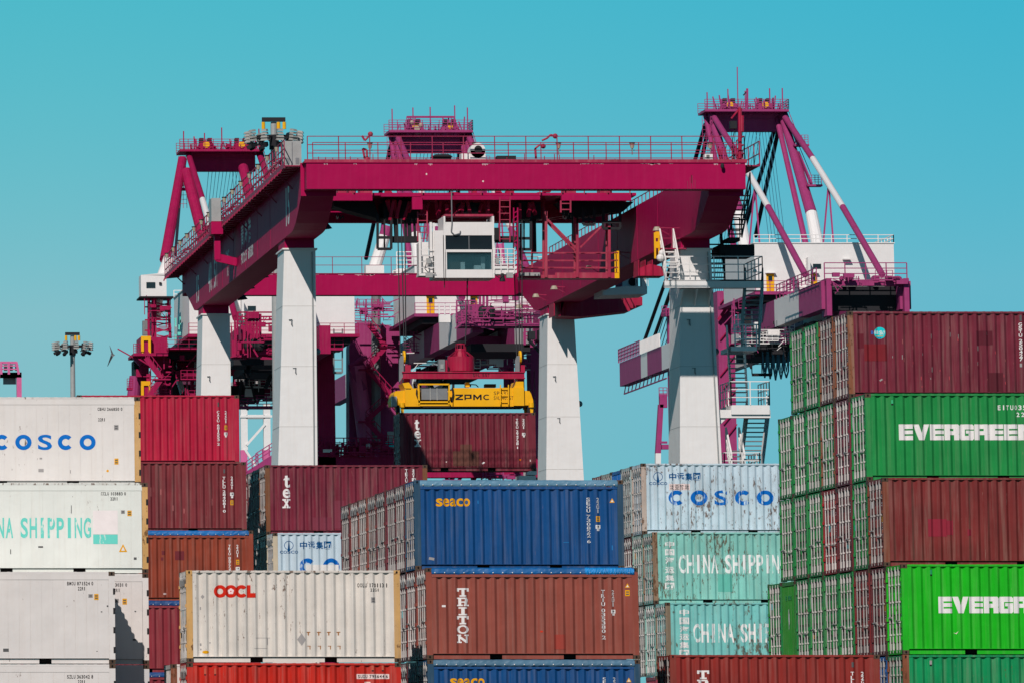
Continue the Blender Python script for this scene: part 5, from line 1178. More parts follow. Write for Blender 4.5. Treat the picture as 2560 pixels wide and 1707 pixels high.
    mb = MB(); x = hx0 + 6.1; mb.box(x, x+.85, 683.95+dy, 684.05+dy, V(0, 0, 50.34).z, V(0, 0, 50.85).z); mb.build('window', M['glass'], mh)
    mb = MB(); mb.box(hx0+5.35, hx0+5.6, 682.60+dy, 684.00+dy, V(0, 0, 47.88).z, V(0, 0, 51.46).z); mb.box(hx0+9.2, hx0+10, 683.30+dy, 684.00+dy, V(0, 0, 51.25).z, V(0, 0, 51.36).z); mb.build('buttress', W, mh)
    mb = MB(); zt = V(0, 0, 53.09).z; railing(mb, [(hx0, 684.00+dy, zt), (hx1, 684.00+dy, zt), (hx1, 704.00+dy, zt)], .8, 1.6, 1, .045, False); railing(mb, [(hx0, 704.00+dy, zt), (hx1, 704.00+dy, zt)], .8, 1.6, 1, .045, False); mb.build('roof_railing', M['far_white'], mh)
    mb = MB(); mb.box(hx0-.3, hx1+.3, 682.20+dy, 706.00+dy, V(0, 0, 47.53).z, V(0, 0, 47.86).z); mb.mat(1); mb.box(hx0+.6, hx1-.6, 683.00+dy, 704.00+dy, V(0, 0, 46.86).z, V(0, 0, 47.53).z); mb.build('house_deck', [C, D], rt)
    mb = MB(); railing(mb, [V(hx0-XC-.2, 682.4, 47.86), V(hx1-XC+.2, 682.4, 47.86)], 1.1, 1.5, 2, .035, False); mb.build('deck_railing', C, rt)
    # trolley clutter and festoon under the girders
    mb = MB()
    for i in range(24): y = rnd.uniform(655, 745); x = rnd.uniform(-3.2, 3.6); mb.bar(V(x, y, 43.6), V(x+rnd.uniform(-1, 1), y+rnd.uniform(-5, 5), 43.4-rnd.uniform(.2, 2)), rnd.uniform(.12, .4))
    mb.box(XC-3, XC+3, 664+dy, 676+dy, V(0, 0, 42.8).z, V(0, 0, 43.6).z); mb.box(XC-3, XC+2.4, 700+dy, 712+dy, V(0, 0, 42.2).z, V(0, 0, 43.5).z); mb.build('trolley_gear', D, rt)
    # apex stairs
    for (y0, z0, y1, z1, dx) in ((719, 70.2, 713, 66.0, .3), (712, 65, 706, 61, .4)):
        mb = MB(); mb.bar(V(hw+dx, y0, z0), V(hw+dx+.3, y1, z1), .16, .5); mb.bar(V(hw+dx, y0, z0+1), V(hw+dx+.3, y1, z1+1), .06)
        mb.box(XC+hw+dx-.3, XC+hw+dx+1.3, y1-1+dy, y1+.4+dy, V(0, 0, z1-.2).z, V(0, 0, z1).z); railing(mb, [V(hw+dx-.2, y1-.9, z1), V(hw+dx+1.2, y1-.9, z1)], 1.0, .4, 3, .03, False); mb.build('apex_stair', C, rt)
    for z, y in ((69.8, 719), (66.9, 718)): mb = MB(); railing(mb, [V(-hw-1.1, y, z-3.0), V(-hw-.3, y, z-3)], 2.9, .4, 5, .025, False); mb.build('ladder_cage', C, rt)
    return rt
M['rope_blue'] = plain('blue_wire_rope', (.05, .16, .24, 1), .4)  # plain blue colour for ropes and festoon cables
def portal(rt, C, legs, name='leg'):
    for x0, y0, x1, y1, Y, d in legs:
        mb = MB(); a, b = at(x0, y0, Y), at(x1, y0, Y); mb.box(a.x, b.x, Y, Y+d, 0, a.z); mb.build(name, C, rt)

# right crane
M['dark_navy'] = plain('dark_navy_tone', (.012, .012, .03, 1), .6)
rs = quay_crane('tall magenta quay crane rising at far right, apex with a thin aerial', 120.65, 0, M['magenta'], (112.8, 127.1), seed=3)
portal(rs, M['magenta'], ((1793, 728, 1834, 0, 707, 3), (1670, 790, 1683, 0, 752, 1.2)))
mb = MB(); a = at(1845, 270, 719); mb.bar(a, at(1843, 168, 719), .10); p = at(1868, 268, 719); mb.bar(p, at(1868, 222, 719), .22); mb.build('aerial', M['magenta'], rs)
mb = MB(); mb.prism([at(1866, 228, 719), at(1858, 240, 719), at(1860, 236, 719)], (0, .1, 0)); mb.bar(at(1867, 230, 719), at(1858, 239, 719), .12); mb.build('wind_vane', M['dark'], rs)
mb = MB()
for i in range(5):
    x = 1912 + i*13.5; mb.path([at(x-6, 874, 700), at(x-5, 915+i*3, 700), at(x, 950-abs(i-2)*3, 700), at(x+5, 915+i*3, 700), at(x+6, 868, 700)], .09, 5)
    mb.path([at(x-5, 874, 700), at(x-3, 905, 700), at(x, 935-abs(i-2)*3, 700), at(x+3, 905, 700), at(x+5, 868, 700)], .05, 5)
mb.build('festoon_cable', M['rope_blue'], rs)
mb = MB(); railing(mb, [at(1880, 935, 700), at(1930, 935, 700)], 3.2, 1.1, 2, .05, False); mb.bar(at(1880, 936, 700), at(1930, 936, 700), .3); mb.build('cable_platform', M['dark'], rs)
mb = MB()
for i in range(12): q = at(1800 + (i % 3)*9, 760 + i*30, 706.8); mb.bar(q, q + Vector((1.1, 0, 1.3)), .10)
mb.bar(at(1834, 745, 706), at(1796, 800, 706.5), .3); mb.build('leg_stair', M['far_crimson'], rs)
mb = MB(); railing(mb, [Vector((116.1, 771, 46.7+EYE)), Vector((116.1, 788, 46.7+EYE))], 1.6, 1.2, 3, .06, False); mb.bar((116.4, 786, 42.9+EYE), (116.4, 753, 42.9+EYE), .14); [mb.bar((116.4, 786-3*i, 42.9+EYE), (116.4, 784.5-3*i, 43.9+EYE), .10) for i in range(11)]; mb.build('boom_tip_railing', M['magenta'], rs)
mb = MB()
for i in range(16): y = 756 + i*.95; mb.bar((116.1, y, 46.7+EYE), (116.1, y, 48.2+EYE), .22)
mb.build('boom_stanchion', M['far_white'], rs)
mb = MB()
for k in (0, 1.0): mb.tube(Vector((116.7+k, 772, 48+EYE)), Vector((117+k, 748, 57+EYE)), .22, n=8)
for k in range(5): mb.tube(Vector((117+k*.4, 766, 47+EYE)), Vector((117.5+k*.3, 742, 58+EYE)), .05, n=4)
mb.build('forestay', M['dark'], rs)
mb = MB(); pbox(mb, 1664, 770, 1684, 790, 751, 2); railing(mb, [at(1655, 792, 750.5), at(1690, 792, 750.5)], 1.2, .6, 2, .04, False); mb.build('mast_platform', M['magenta'], rs)

# middle crane
ms = quay_crane('pink-purple quay crane behind the hanging container, its apex above the crimson end beam', 85.9, -2.3, M['magenta'], (78.0, 93.0), seed=5, frame=False)
mb = MB(); mb.prism([at(x, y, 707) for x, y in ((873, 1165), (873, 868), (879, 828), (893, 806), (935, 806), (1000, 820), (1000, 1165))], (0, 3.2, 0)); mb.build('leg', M['magenta'], ms)
mb = MB(); mb.tube(at(890, 915, 705.5), at(925, 1165, 705.5), .9, .95, 16); mb.build('brace_tube', M['pink'], ms)
mb = MB(); mb.tube(at(873, 918, 705), at(916, 890, 705), .32, .32, 10); mb.bar(at(878, 920, 705), at(910, 975, 705), .7); mb.build('knee_brace', M['magenta'], ms)
portal(ms, M['magenta'], ((1326, 868, 1352, 0, 707, 3.4),)); portal(ms, M['magenta'], ((1337, 925, 1348, 0, 704, 1),))
mb = MB(); mb.tube(at(940, 741, 705), at(940, 1120, 705), .5, .5, 10); mb.build('cable_duct', M['steel'], ms)
def zig(rt, Y, mat, pts, w_=1.0):
    mb = MB()
    for (x0, y0), (x1, y1) in zip(pts, pts[1:]):
        a, b = at(x0, y0, Y), at(x1, y1, Y); mb.bar(a, b, .18, .5); up = Vector((0, 0, 1.0)); mb.bar(a+up, b+up, .08); mb.bar(a+up*.5, b+up*.5, .06)
        mb.box(b.x-.9, b.x+.9, Y-.3, Y+1, b.z-.15, b.z)
        for i in range(5): p = a.lerp(b, i/4); mb.bar(p, p+up, .07)
    mb.build('leg_stair', mat, rt)
zig(ms, 703, M['far_crimson'], ((922, 812), (965, 866), (918, 922), (980, 992), (915, 1052), (968, 1108)))
mb = MB(); pbox(mb, 1154, 808, 1370, 815, 648, 4); mb.build('side_platform', M['magenta'], ms)
mb = MB(); railing(mb, [at(1154, 808, 648), at(1362, 808, 648)], 1.2, 1.4, 2, .05, False); mb.build('side_railing', M['magenta'], ms)
mb = MB()
for x in (1200, 1209, 1218): mb.bar(at(x, 788, 649), at(x, 741, 649), .22)
for x, y, w_, h in ((1240, 777, 26, 20), (1272, 777, 14, 18), (1160, 786, 18, 22)): pbox(mb, x, y, x+w_, y+h, 648.6, 1)
for y in (752, 764): mb.bar(at(1142, y, 649), at(1190, y, 649), .12)
for x in (1142, 1172, 1190): mb.bar(at(x, 752, 649), at(x, 800, 649), .14)
mb.build('winch_gear', M['magenta'], ms)
mb = MB()
for x in (1206, 1218, 1228): mb.ball(at(x, 782, 648), .45, 8, 5, 1.6)
pbox(mb, 1322, 828, 1338, 848, 646, 1); pbox(mb, 1346, 825, 1362, 850, 646, 1); mb.build('winch_drum', M['dark'], ms)
mb = MB(); pbox(mb, 1310, 862, 1364, 868, 664, 3.2); railing(mb, [at(1310, 862, 664), at(1364, 862, 664)], 1.3, .8, 1, .06, False)
for x in (1312, 1335, 1362): mb.bar(at(x, 862, 664), at(x, 790, 664), .2)
for y in (815, 840): mb.bar(at(1310, y, 664), at(1364, y, 664), .16)
pbox(mb, 1322, 790, 1340, 812, 665, 1.5); pbox(mb, 1340, 842, 1350, 856, 664.6, .3); mb.build('operator_cage', M['magenta'], ms)
mb = MB(); pbox(mb, 1098, 786, 1126, 806, 667, .6); railing(mb, [at(1098, 786, 667), at(1126, 786, 667)], 1, .5, 1, .06, False); mb.build('door_landing', M['far_white'], ms)
mb = MB(); mb.box(at(735, 1140, 700).x, at(1420, 1140, 700).x, 700, 702.5, at(800, 1164, 700).z-1.2, at(800, 1141, 700).z); mb.build('portal_beam', M['far_crimson'], ms)
mb = MB(); q0, q1 = at(735, 1141, 700), at(985, 1141, 700); railing(mb, [q0, q1], 2.0, 1.3, 3, .06, False); railing(mb, [q0 + Vector((0, 2, 0)), q1 + Vector((0, 2, 0))], 1.4, 1.0, 2, .06, False)
rnd = random.Random(8)
for i in range(46): x = rnd.uniform(795, 985); y = rnd.uniform(1108, 1140); pbox(mb, x, y, x+rnd.uniform(2, 14), 1141, 700.5, .4) if i % 3 == 0 else mb.bar(at(x, 1140, 700.3), at(x+rnd.uniform(-8, 8), y, 700.3), .14)
mb.build('portal_railing', M['far_crimson'], ms)
mb = MB(); pbox(mb, 970, 1078, 984, 1120, 699, .6); mb.mat(1); pbox(mb, 965, 1102, 985, 1116, 698.5, .5); mb.mat(2); pbox(mb, 808, 1122, 830, 1130, 699.5, .3); mb.ball(at(921, 1114, 699), .3, 8, 5); mb.build('portal_cabinet', [M['cabinet'], INK['cyan'], M['far_white']], ms)
mb = MB()
for x0, x1 in ((1100, 1128), (1128, 1128), (1165, 1140), (1180, 1182), (1200, 1178), (1222, 1226)): mb.bar(at(x0, 1165, 701), at(x1, 1215, 701), .35)
mb.build('portal_brace', M['far_crimson'], ms)
mb = MB(); pbox(mb, 1318, 1168, 1342, 1186, 690, 3); pbox(mb, 1298, 1188, 1340, 1200, 690, 3); mb.build('boom_end_housing', M['far_white'], ms)
mb = MB()
for i in range(60): x = rnd.uniform(1075, 1350); y = rnd.uniform(820, 925); mb.bar(at(x, y, 712), at(x+rnd.uniform(-16, 16), y+rnd.uniform(-10, 14), 712), rnd.uniform(.15, .6))
for i in range(7): mb.bar(at(1040, 850+i*11, 711), at(1330, 846+i*11, 711), .10)
for x in (1262, 1275, 1300): pbox(mb, x, 840, x+9, 1000, 713, .8)
mb.build('boom_lattice', M['magenta'], ms)
mb = MB(); mb.prism([at(x, y, 718) for x, y in ((1180, 870), (1232, 858), (1224, 912), (1186, 918))], (0, 3, 0)); pbox(mb, 1058, 880, 1120, 896, 716, 2); pbox(mb, 1098, 862, 1150, 876, 716, 2); pbox(mb, 1188, 880, 1230, 914, 719, 1); mb.build('boom_cabin', M['far_white'], ms)

# left crane
ls = quay_crane('crimson quay crane at the left with white driver cab and yellow door frames', 62.9, -4.4, M['far_crimson'], (54.9, 71.8), seed=7, frame=False, struts=False)
mb = MB(); pbox(mb, 352.7, 688, 416, 741, 690, 3); mb.prism([at(352.7, 688, 690), at(416, 682, 690), at(416, 690, 690)], (0, 3, 0)); c_ = mb.build('cab', M['far_white'], ls)
mb = MB(); pbox(mb, 366, 706, 388, 720, 689.9, .2); mb.mat(1); pbox(mb, 398, 706, 404, 712, 689.8, .2); mb.build('window', [M['glass'], M['dark']], c_)
mb = MB(); pbox(mb, 350, 741, 434, 744.5, 689, 5); mb.build('cab_deck', M['dark'], ls)
mb = MB(); mb.tube(at(424, 645, 693), at(408, 690, 693), .62, .66, 12); mb.build('front_strut', M['far_white'], ls)
mb = MB()
for x in (372, 382, 388, 420): mb.bar(at(x, 742, 691), at(x + (6 if x > 400 else 0), 846, 691), .28)
for i in range(6): mb.bar(at(392, 758+i*16, 691), at(424, 752+i*16+12, 691), .12); mb.bar(at(424, 758+i*16, 691), at(392, 766+i*16, 691), .12)
for y in (768, 800, 826): mb.bar(at(362, y, 691), at(424, y, 691), .14)
mb.build('lattice_tower', M['far_crimson'], ls)
mb = MB(); mb.tube(at(382, 756, 692), at(379, 840, 692), .34, .34, 10); mb.tube(at(396, 746, 693), at(390, 800, 693), .5, .5, 10); mb.build('vent_pipe', M['far_white'], ls)
mb = MB(); pbox(mb, 357, 802, 369, 838, 692, .8); mb.build('exhaust_stack', M['steel'], ls)
for y0, y1 in ((840, 886), (952, 1000)):
    mb = MB(); pbox(mb, 353, y0, 377, y0+11, 684, .5); pbox(mb, 353, y0+11, 359.5, y1, 684, .5); pbox(mb, 371, y0+11, 377, y1, 684, .5); mb.build('door_frame', M['yellow'], ls)
    mb = MB(); pbox(mb, 360, y0+13, 370.5, y1, 684.2, .3); mb.build('door', M['far_crimson'], ls)
mb = MB(); pbox(mb, 352, 842, 418, 890, 685, 6); pbox(mb, 334, 882, 420, 889, 683, 8); pbox(mb, 420, 868, 500, 873, 683, 5); pbox(mb, 350, 889, 372, 1000, 688, 3); pbox(mb, 377, 890, 424, 915, 687, 3); mb.build('service_block', M['far_crimson'], ls)
mb = MB(); pbox(mb, 420, 873, 498, 896, 686, 10); pbox(mb, 424, 896, 440, 1000, 689, 3); pbox(mb, 336, 900, 352, 960, 689, 4); pbox(mb, 440, 920, 460, 934, 690, 2); pbox(mb, 432, 960, 500, 1000, 696, 2); mb.build('dark_underdeck', M['dark'], ls)
mb = MB(); railing(mb, [at(334, 882, 683), at(352, 882, 683)], .95, .3, 3, .03, False); railing(mb, [at(318, 970, 683), at(332, 970, 683)], 1.0, .3, 3, .03, False); pbox(mb, 318, 968, 332, 974, 683, 1); railing(mb, [at(388, 882, 682.5), at(420, 882, 682.5)], 1.1, .6, 2, .03, False); railing(mb, [at(418, 868, 682.5), at(500, 868, 682.5)], 1.1, 1.1, 2, .025, False); mb.build('service_railing', M['far_crimson'], ls)
mb = MB(); mb.tube(at(340, 905, 686), at(356, 890, 686), .7, .5, 12); mb.tube(at(333, 1000, 687), at(338, 940, 687), .7, .6, 12); mb.build('cable_reel', M['magenta'], ls)
zig(ls, 682, M['far_crimson'], ((364, 894), (404, 946), (372, 990)), .6)
mb = MB(); pbox(mb, 400, 906, 430, 1000, 690.5, 2); pbox(mb, 442, 905, 460, 922, 691, 2); pbox(mb, 460, 900, 485, 950, 693, 2); pbox(mb, 478, 945, 490, 1000, 694, 1); mb.build('lower_block', M['far_crimson'], ls)
mb = MB(); pbox(mb, 487, 900, 498, 968, 692, 1); mb.prism([at(x, y, 693) for x, y in ((441, 942), (452, 938), (462, 975), (452, 985))], (0, 1, 0)); pbox(mb, 466, 955, 470, 980, 693, .5); mb.build('lower_housing', M['far_white'], ls)
portal(ls, M['far_crimson'], ((793, 870, 836, 0, 700, 3.2),))
mb = MB(); pbox(mb, 790, 869, 858, 875, 683, 4); railing(mb, [at(793, 869, 683), at(858, 869, 683)], 1.4, .9, 3, .03, False); mb.build('side_platform', M['far_crimson'], ls)
mb = MB(); mb.mat(0); ladder(mb, at(845, 932, 684), at(845, 822, 684), .9, .9, .06); pbox(mb, 836, 928, 855, 933, 684, 1); mb.build('ladder', M['steel'], ls)
mb = MB()
for x in (618, 626, 634, 642, 650): mb.bar(at(x, 785, 648), at(x, 868, 648), .28)
for x in (594, 692): mb.bar(at(x, 780, 648), at(x, 888, 648), .18)
for y in (781, 792, 800, 809): mb.bar(at(594, y, 648), at(692, y, 648), .14)
pbox(mb, 616, 781, 648, 796, 647.5, .6); pbox(mb, 614, 872, 692, 886, 647, 2); pbox(mb, 580, 850, 618, 896, 649, 2); pbox(mb, 580, 884, 700, 892, 648, 3); mb.build('winch_frame', M['far_crimson'], ls)
mb = MB()
for x in (620, 636, 650): mb.ball(at(x, 862, 646.5), .5, 8, 5, 1.4)
pbox(mb, 584, 892, 700, 912, 655, 8); pbox(mb, 590, 940, 660, 985, 720, 2); pbox(mb, 640, 930, 700, 996, 722, 2); mb.build('winch_drum', M['dark'], ls)
mb = MB(); pbox(mb, 586, 925, 602, 975, 716, 2); pbox(mb, 622, 905, 648, 925, 716, 2); pbox(mb, 580, 980, 600, 990, 716, 1); mb.build('lower_block', M['far_crimson'], ls)
mb = MB(); pbox(mb, 640, 922, 662, 960, 715, 1); pbox(mb, 590, 944, 612, 952, 715, 1); pbox(mb, 660, 974, 684, 992, 714, 1); mb.prism([at(x, y, 714) for x, y in ((630, 985), (692, 945), (692, 958), (634, 992))], (0, 1, 0)); mb.build('lower_housing', M['far_white'], ls)
mb = MB(); mb.prism([at(x, y, 713) for x, y in ((622, 992), (700, 950), (700, 964), (640, 998))], (0, 1.5, 0)); mb.build('boom_girder', M['steel'], ls)
mb = MB(); railing(mb, [at(596, 1016, 700), at(690, 1016, 700)], 1.2, .9, 3, .05, False); pbox(mb, 592, 1014, 700, 1019, 700, 3); mb.build('lower_platform', M['magenta'], ls)
dc = Decal()
for x, y, w_, h in ((437, 795, 4, 22), (449, 792, 3, 16), (446, 812, 6, 12), (437, 836, 4, 12), (444, 830, 8, 8), (450, 800, 2, 24)): 
    a, b = at(x, y+h, 684), at(x+w_, y, 684); dc.rect((a.x, a.z, b.x, b.z), 'teal')
hse = [o for o in ls.children if o.name.startswith('machinery_house')][0]
lo = dc.build(hse, None, (), 'lettering', 0); lo.location = (-ls.location.x, 684-715-.02, 0)

mb = MB(); mb.tube(at(456, 400, 716), at(413, 650, 702), .50, .62, 14); mb.build('front_strut', M['far_crimson'], ls)
mb = MB(); mb.tube(at(466, 430, 714), at(520, 640, 704), .62, .62, 14); mb.tube(at(608, 420, 714), at(640, 560, 704), .55, .6, 12); mb.build('main_strut', M['far_crimson'], ls)
mb = MB(); mb.bar(at(452, 470, 722), at(438, 640, 722), .3); mb.build('rope_guide', M['dark_navy'], ls)
mb = MB(); mb.tube(at(968, 566, 705), at(962, 590, 705), .62, .62, 12); mb.mat(1); mb.tube(at(962, 590, 705), at(930, 690, 705), .62, .68, 12); pbox(mb, 915, 664, 960, 690, 703, 2); mb.build('main_strut', [M['magenta'], M['far_white']], ms)
mb = MB(); pbox(mb, 990, 672, 1050, 690, 704, 3); railing(mb, [at(992, 672, 704), at(1050, 672, 704)], 1.8, .9, 3, .05, False); mb.build('side_platform', M['far_white'], ms)
mb = MB(); mb.tube(at(1250, 610, 705), at(1264, 700, 705), .3, .3, 10); mb.build('backstay', M['pink'], ms)
mb = MB()
for x in (1017, 1022, 1128, 1135): mb.bar(at(x, 340, 718), at(x, 292, 718), .10)
for y in (292, 294.5): mb.bar(at(1017, y, 718), at(1135, y, 718), .12)
for x in (994, 1030, 1142, 1161): mb.bar(at(x, 340, 718), at(x, 308, 718), .10)
mb.build('apex_gantry', M['magenta'], ms)
mb = MB(); mb.ball(at(1053, 314, 718), .3, 8, 5); pbox(mb, 1036, 316, 1050, 336, 718.2, .5); mb.ball(at(1030, 307, 718), .25, 8, 5); mb.build('beacon', M['lampbeige'], ms)
for rt_, x0, y0 in ((rs, 1776, 292), (ls, 449, 410), (ms, 985, 356)):
    mb = MB()
    for i in range(7): mb.bar(at(x0, y0+i*9, 717), at(x0+16, y0+i*9, 717), .05)
    for i in range(4): mb.bar(at(x0+i*5, y0, 717), at(x0+i*5, y0+62, 717), .05)
    pbox(mb, x0, y0+60, x0+18, y0+66, 716.5, 1); mb.build('ladder_cage', M['magenta'] if rt_ is not ls else M['far_crimson'], rt_)
rnd = random.Random(31)
for rt_, x0, x1, yb, m_ in ((rs, 1790, 1950, 276, 'magenta'), (ls, 470, 625, 378, 'far_crimson'), (ms, 1000, 1160, 340, 'magenta')):
    mb = MB()
    for i in range(26): x = rnd.uniform(x0, x1); mb.bar(at(x, yb, 717.5), at(x+rnd.uniform(-4, 4), yb-rnd.uniform(6, 30), 717.5), rnd.uniform(.05, .12))
    for i in range(4): x = rnd.uniform(x0, x1-12); pbox(mb, x, yb-rnd.uniform(8, 18), x+rnd.uniform(5, 12), yb, 718, .5)
    mb.build('apex_equipment', M[m_], rt_)

def clutter(rt, x0, y0, x1, y1, Y, n, mat, seed, d=6, tmax=.16, boxes_=.12):
    """catwalk rails, pipes and braces filling a bay of a far crane"""
    rnd = random.Random(seed); mb = MB(); a, b = at(x0, y1, Y), at(x1, y0, Y)
    for i in range(n):
        x = rnd.uniform(a.x, b.x); z = rnd.uniform(a.z, b.z); y = Y + rnd.uniform(0, d); k = rnd.random(); t_ = rnd.uniform(.05, tmax)
        if k < .32: mb.bar((x, y, z), (min(b.x, x+rnd.uniform(1, 5)), y, z), t_)
        elif k < .58: mb.bar((x, y, z), (x, y, min(b.z, z+rnd.uniform(.8, 3))), t_)
        elif k < .80: mb.bar((x, y, z), (x+rnd.uniform(-2, 2), y, z+rnd.uniform(-1.6, 1.6)), t_)
        elif k < 1-boxes_: railing(mb, [(x, y, z), (min(b.x, x+rnd.uniform(1.5, 4)), y, z)], 1.0, .6, 2, .03)
        else: mb.box(x, x+rnd.uniform(.3, 1.2), y, y+.6, z, z+rnd.uniform(.3, .9))
    return mb.build('catwalk', mat, rt)
clutter(ms, 1010, 815, 1330, 925, 694, 90, M['magenta'], 41); clutter(ms, 1010, 830, 1330, 930, 690, 34, M['far_white'], 42, 4, .10); clutter(ms, 880, 745, 990, 815, 696, 40, M['magenta'], 43)
clutter(ms, 1140, 745, 1360, 812, 646, 44, M['magenta'], 44, 2, .12); clutter(ms, 800, 1100, 985, 1141, 698, 60, M['far_crimson'], 45, 2); clutter(ms, 1070, 1168, 1340, 1205, 695, 24, M['magenta'], 46)
clutter(ls, 440, 895, 500, 1000, 684, 36, M['far_crimson'], 51); clutter(ls, 582, 790, 700, 900, 645, 54, M['far_crimson'], 52, 2); clutter(ls, 582, 900, 700, 1010, 700, 60, M['far_crimson'], 53); clutter(ls, 600, 905, 700, 1000, 698, 22, M['far_white'], 54, 3, .10)
clutter(ls, 340, 890, 430, 1000, 683, 40, M['far_crimson'], 55, 3); clutter(ls, 362, 745, 430, 842, 689, 20, M['far_crimson'], 56, 2, .1)
clutter(rs, 1830, 745, 1960, 860, 690, 46, M['magenta'], 61, 8, .12); clutter(rs, 1870, 800, 2000, 880, 676, 40, M['dark'], 62, 6, .14); clutter(rs, 2070, 690, 2250, 712, 649, 26, M['magenta'], 63, 1, .1); clutter(rs, 1870, 820, 1990, 870, 674, 14, M['far_white'], 64, 4, .09)

# two more cranes far along the quay, only their legs or frame in view
def far_frame(label, x0, x1, ytop, ymid, Y, wpx, top=False):
    a = at((x0+x1)/2, ytop, Y); rt = thing('quay_crane', label, 'crane', (a.x, Y, 0))
    for x in (x0, x1):
        p, q, r_ = at(x, ytop, Y), at(x, ymid, Y), at(x, 1888, Y); w_ = wpx*mpp(ytop, Y)
        mb = MB(); mb.box(p.x-w_/2, p.x+w_/2, Y, Y+w_, q.z, p.z); mb.mat(1); mb.box(q.x-w_/2, q.x+w_/2, Y, Y+w_, 0, q.z); mb.build('leg', [M['far_white'] if not top else M['pink'], M['pink']], rt)
    return rt
f1 = far_frame('distant pale quay crane leg pair seen between the two pale gantry legs', 610, 667, 1008, 1124, 1000, 17)
mb = MB(); 
for a, b in (((616, 1112), (662, 1060)), ((600, 1040), (680, 1040)), ((612, 1122), (640, 1165))): mb.bar(at(a[0], a[1], 1000), at(b[0], b[1], 1000), .35)
pbox(mb, 616, 1036, 662, 1046, 1000, 1); mb.build('leg_brace', M['far_white'], f1)
mb = MB(); mb.prism([at(x, y, 960) for x, y in ((612, 1200), (612, 1180), (690, 1130), (690, 1200))], (0, 1, 0)); railing(mb, [at(640, 1160, 960), at(690, 1128, 960)], 1.6, 1.2, 2, .08, False); railing(mb, [at(616, 1180, 960), at(645, 1160, 960)], 1.6, 1.2, 2, .08, False); mb.build('lower_platform', M['magenta'], f1)
f2 = thing('quay_crane', 'slender distant pink and white crane post left of the near right gantry leg', 'crane', (at(1648, 1888, 900).x, 900, 0))
mb = MB(); mb.hexa([at(1641-8, 1888, 900), at(1641+8, 1888, 900), at(1641+8, 1888, 900)+Vector((0, 1, 0)), at(1641-8, 1888, 900)+Vector((0, 1, 0))], [at(1646-6.5, 1132, 900), at(1646+6.5, 1132, 900), at(1646+6.5, 1132, 900)+Vector((0, 1, 0)), at(1646-6.5, 1132, 900)+Vector((0, 1, 0))]); mb.mat(1); mb.hexa([at(1646-6.5, 1132, 900), at(1646+6.5, 1132, 900), at(1646+6.5, 1132, 900)+Vector((0, 1, 0)), at(1646-6.5, 1132, 900)+Vector((0, 1, 0))], [at(1653-6, 1010, 900), at(1653+6, 1010, 900), at(1653+6, 1010, 900)+Vector((0, 1, 0)), at(1653-6, 1010, 900)+Vector((0, 1, 0))]); mb.build('leg', [M['far_white'], M['magenta']], f2)
mb = MB(); pbox(mb, 1650, 984, 1668, 1018, 900, 1); railing(mb, [at(1648, 990, 900), at(1668, 990, 900)], 1.2, .6, 2, .05, False); pbox(mb, 1655, 1110, 1672, 1122, 900, 1); mb.bar(at(1650, 1105, 900), at(1668, 1105, 900), .3); mb.build('leg_head', M['magenta'], f2)
f3 = thing('quay_crane', 'hazy pink crane frame far away at the left edge of the picture', 'crane', (at(20, 1888, 1400).x, 1400, 0))
mb = MB(); Y = 1400
pbox(mb, 1, 903, 43, 909, Y, 1.5); pbox(mb, 0, 930, 54, 943, Y, 2)
for x in (3, 22, 41): mb.bar(at(x, 905, Y), at(x + (6 if x > 40 else 0), 935, Y), .5)
for y in (914, 922): mb.bar(at(3, y, Y), at(45, y, Y), .25)
mb.build('top_frame', M['pink'], f3)
mb = MB(); a, b = at(42, 940, Y), at(54, 940, Y); mb.box(a.x, b.x, Y, Y+2, 0, a.z); a, b = at(-60, 940, Y), at(-48, 940, Y); mb.box(a.x, b.x, Y, Y+2, 0, a.z); mb.box(a.x, at(54, 940, Y).x, Y, Y+2, at(0, 943, Y).z, at(0, 930, Y).z); mb.build('leg', M['pink'], f3)
mb = MB()
for x in (10, 24, 38): pbox(mb, x, 911, x+8, 926, Y+.5, .5)
pbox(mb, 8, 943, 40, 960, Y+2, .3); mb.build('sheave_housing', M['steel'], f3)

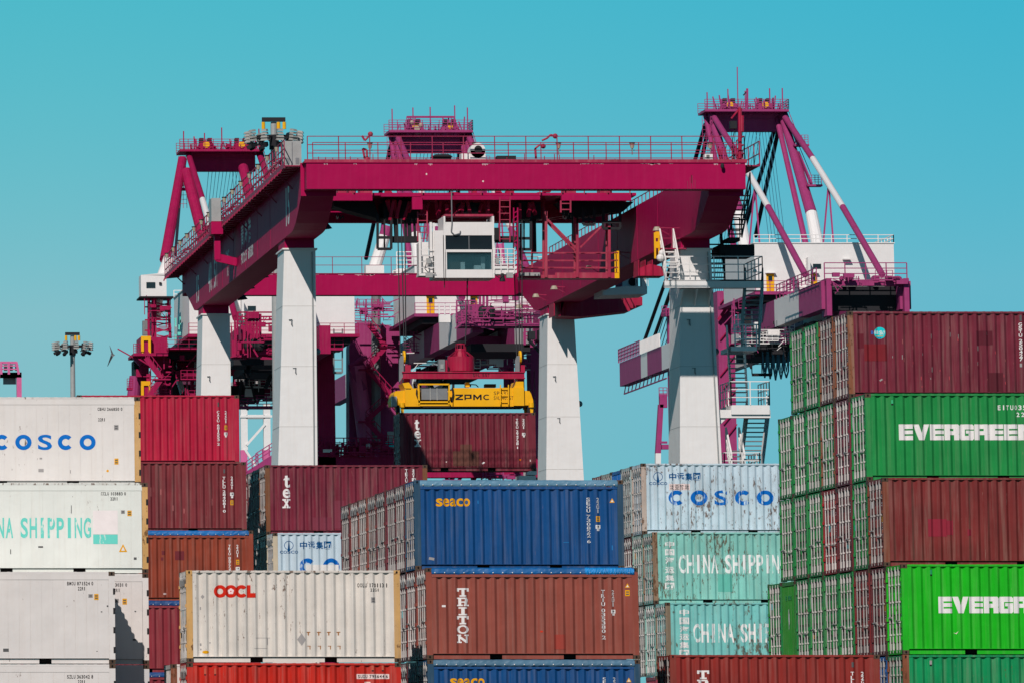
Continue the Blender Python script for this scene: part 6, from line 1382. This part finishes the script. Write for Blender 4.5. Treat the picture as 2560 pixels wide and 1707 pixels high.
# ------------------------------------------------------------------ high-mast flood lights
def high_mast(label, px, ytop, Y, rpx, bar_px):
    top = at(px, ytop, Y); m_ = mpp(ytop, Y); rt = thing('flood_light_mast', label, 'light mast', (top.x, Y, 0), 0, 'high-mast yard lights'); x, z = top.x, top.z; r = rpx*m_
    mb = MB(); mb.tube((x, Y, 0), (x, Y, z-.15*r), .17*r*1.3, .11*r, 12); mb.build('pole', M['cabinet'], rt)
    mb = MB(); mb.box(x-bar_px*m_, x+bar_px*m_, Y-.2, Y+.2, z-.08*r, z+.06*r); mb.tube((x, Y, z-.1*r), (x, Y, z-.45*r), .1*r, .1*r, 10); mb.build('head_frame', M['dark'], rt)
    mb = MB()
    for s in (-1, 1, .45): mb.tube((x+s*bar_px*m_*.9, Y-.1, z-.1*r), (x+s*bar_px*m_*.9, Y-.1, z-.34*r), .06*r, n=8)
    mb.build('hoist_motor', M['yellow'], rt)
    mb = MB(); zz = z - .62*r
    for i in range(20):
        a, b = 2*math.pi*i/20, 2*math.pi*(i+1)/20; mb.bar((x+.74*r*math.cos(a), Y+.74*r*math.sin(a), zz), (x+.74*r*math.cos(b), Y+.74*r*math.sin(b), zz), .05*r)
    for i in range(6): a = math.pi*i/3; mb.bar((x, Y, zz), (x+.86*r*math.cos(a), Y+.86*r*math.sin(a), zz), .05*r)
    mb.tube((x, Y, zz-.42*r), (x, Y, zz+.05*r), .16*r, .16*r, 10); mb.build('lamp_ring', M['dark'], rt)
    rl = random.Random(px)
    for i in range(11):
        a = 2*math.pi*i/11 + .28; c = Vector((x+.80*r*math.cos(a), Y+.80*r*math.sin(a), zz + rl.uniform(-.03, .03)*r)); o_ = Vector((math.cos(a), math.sin(a), -.15)); tt = Vector((-math.sin(a), math.cos(a), 0)); up = Vector((math.cos(a)*.25, math.sin(a)*.25, 1)).normalized()
        mb = MB(); p = c
        for k in range(4):
            q = p + up*(.20 - .105*k)*r + o_*(.02*k)*r; hw_ = (.10 + .012*k)*r
            mb.hexa([q - tt*hw_ - up*.045*r, q + tt*hw_ - up*.045*r, q + tt*hw_ + o_*.20*r - up*.045*r, q - tt*hw_ + o_*.20*r - up*.045*r], [q - tt*hw_*.8 + up*.03*r, q + tt*hw_*.8 + up*.03*r, q + tt*hw_*.8 + o_*.15*r + up*.02*r, q - tt*hw_*.8 + o_*.15*r + up*.02*r])
        mb.mat(1); q = p - up*.28*r; mb.bar(q + o_*.02*r, q + o_*.2*r - up*.05*r, .13*r); mb.bar(p - tt*.1*r + up*.1*r, p + tt*.1*r - up*.2*r, .03*r)
        mb.build('flood_lamp', [M['lamp_grey'], M['dark']], rt)
    return rt
M['lamp_grey'] = plain('lamp_grey_paint', (.30, .30, .28, 1), .5)
high_mast('tall flood light mast rising behind the crimson gantry girder', 684, 299, 520, 73, 29)
high_mast('lone flood light mast in open sky beside the white containers', 181, 834, 620, 51, 18)

# ------------------------------------------------------------------ a gull
b = at(276, 886, 300); mb = MB(); m_ = mpp(885, 400)
mb.prism([b + Vector((-.0, 0, .0)), b + Vector((.10, 0, .06)), b + Vector((.22, .05, -.02)), b + Vector((.1, 0, -.10))], (.02, .3, .02)); mb.prism([b + Vector((.05, 0, .0)), b + Vector((-.03, .1, .42)), b + Vector((.12, .1, .06))], (.03, .2, 0)); mb.prism([b + Vector((.02, 0, -.02)), b + Vector((-.14, .1, -.52)), b + Vector((.12, .1, -.06))], (.03, .2, 0))
o = mb.build('bird', M['steel'], None, Vector()); tag(o, 'small dark bird wheeling in the sky beside the left crane', 'bird')
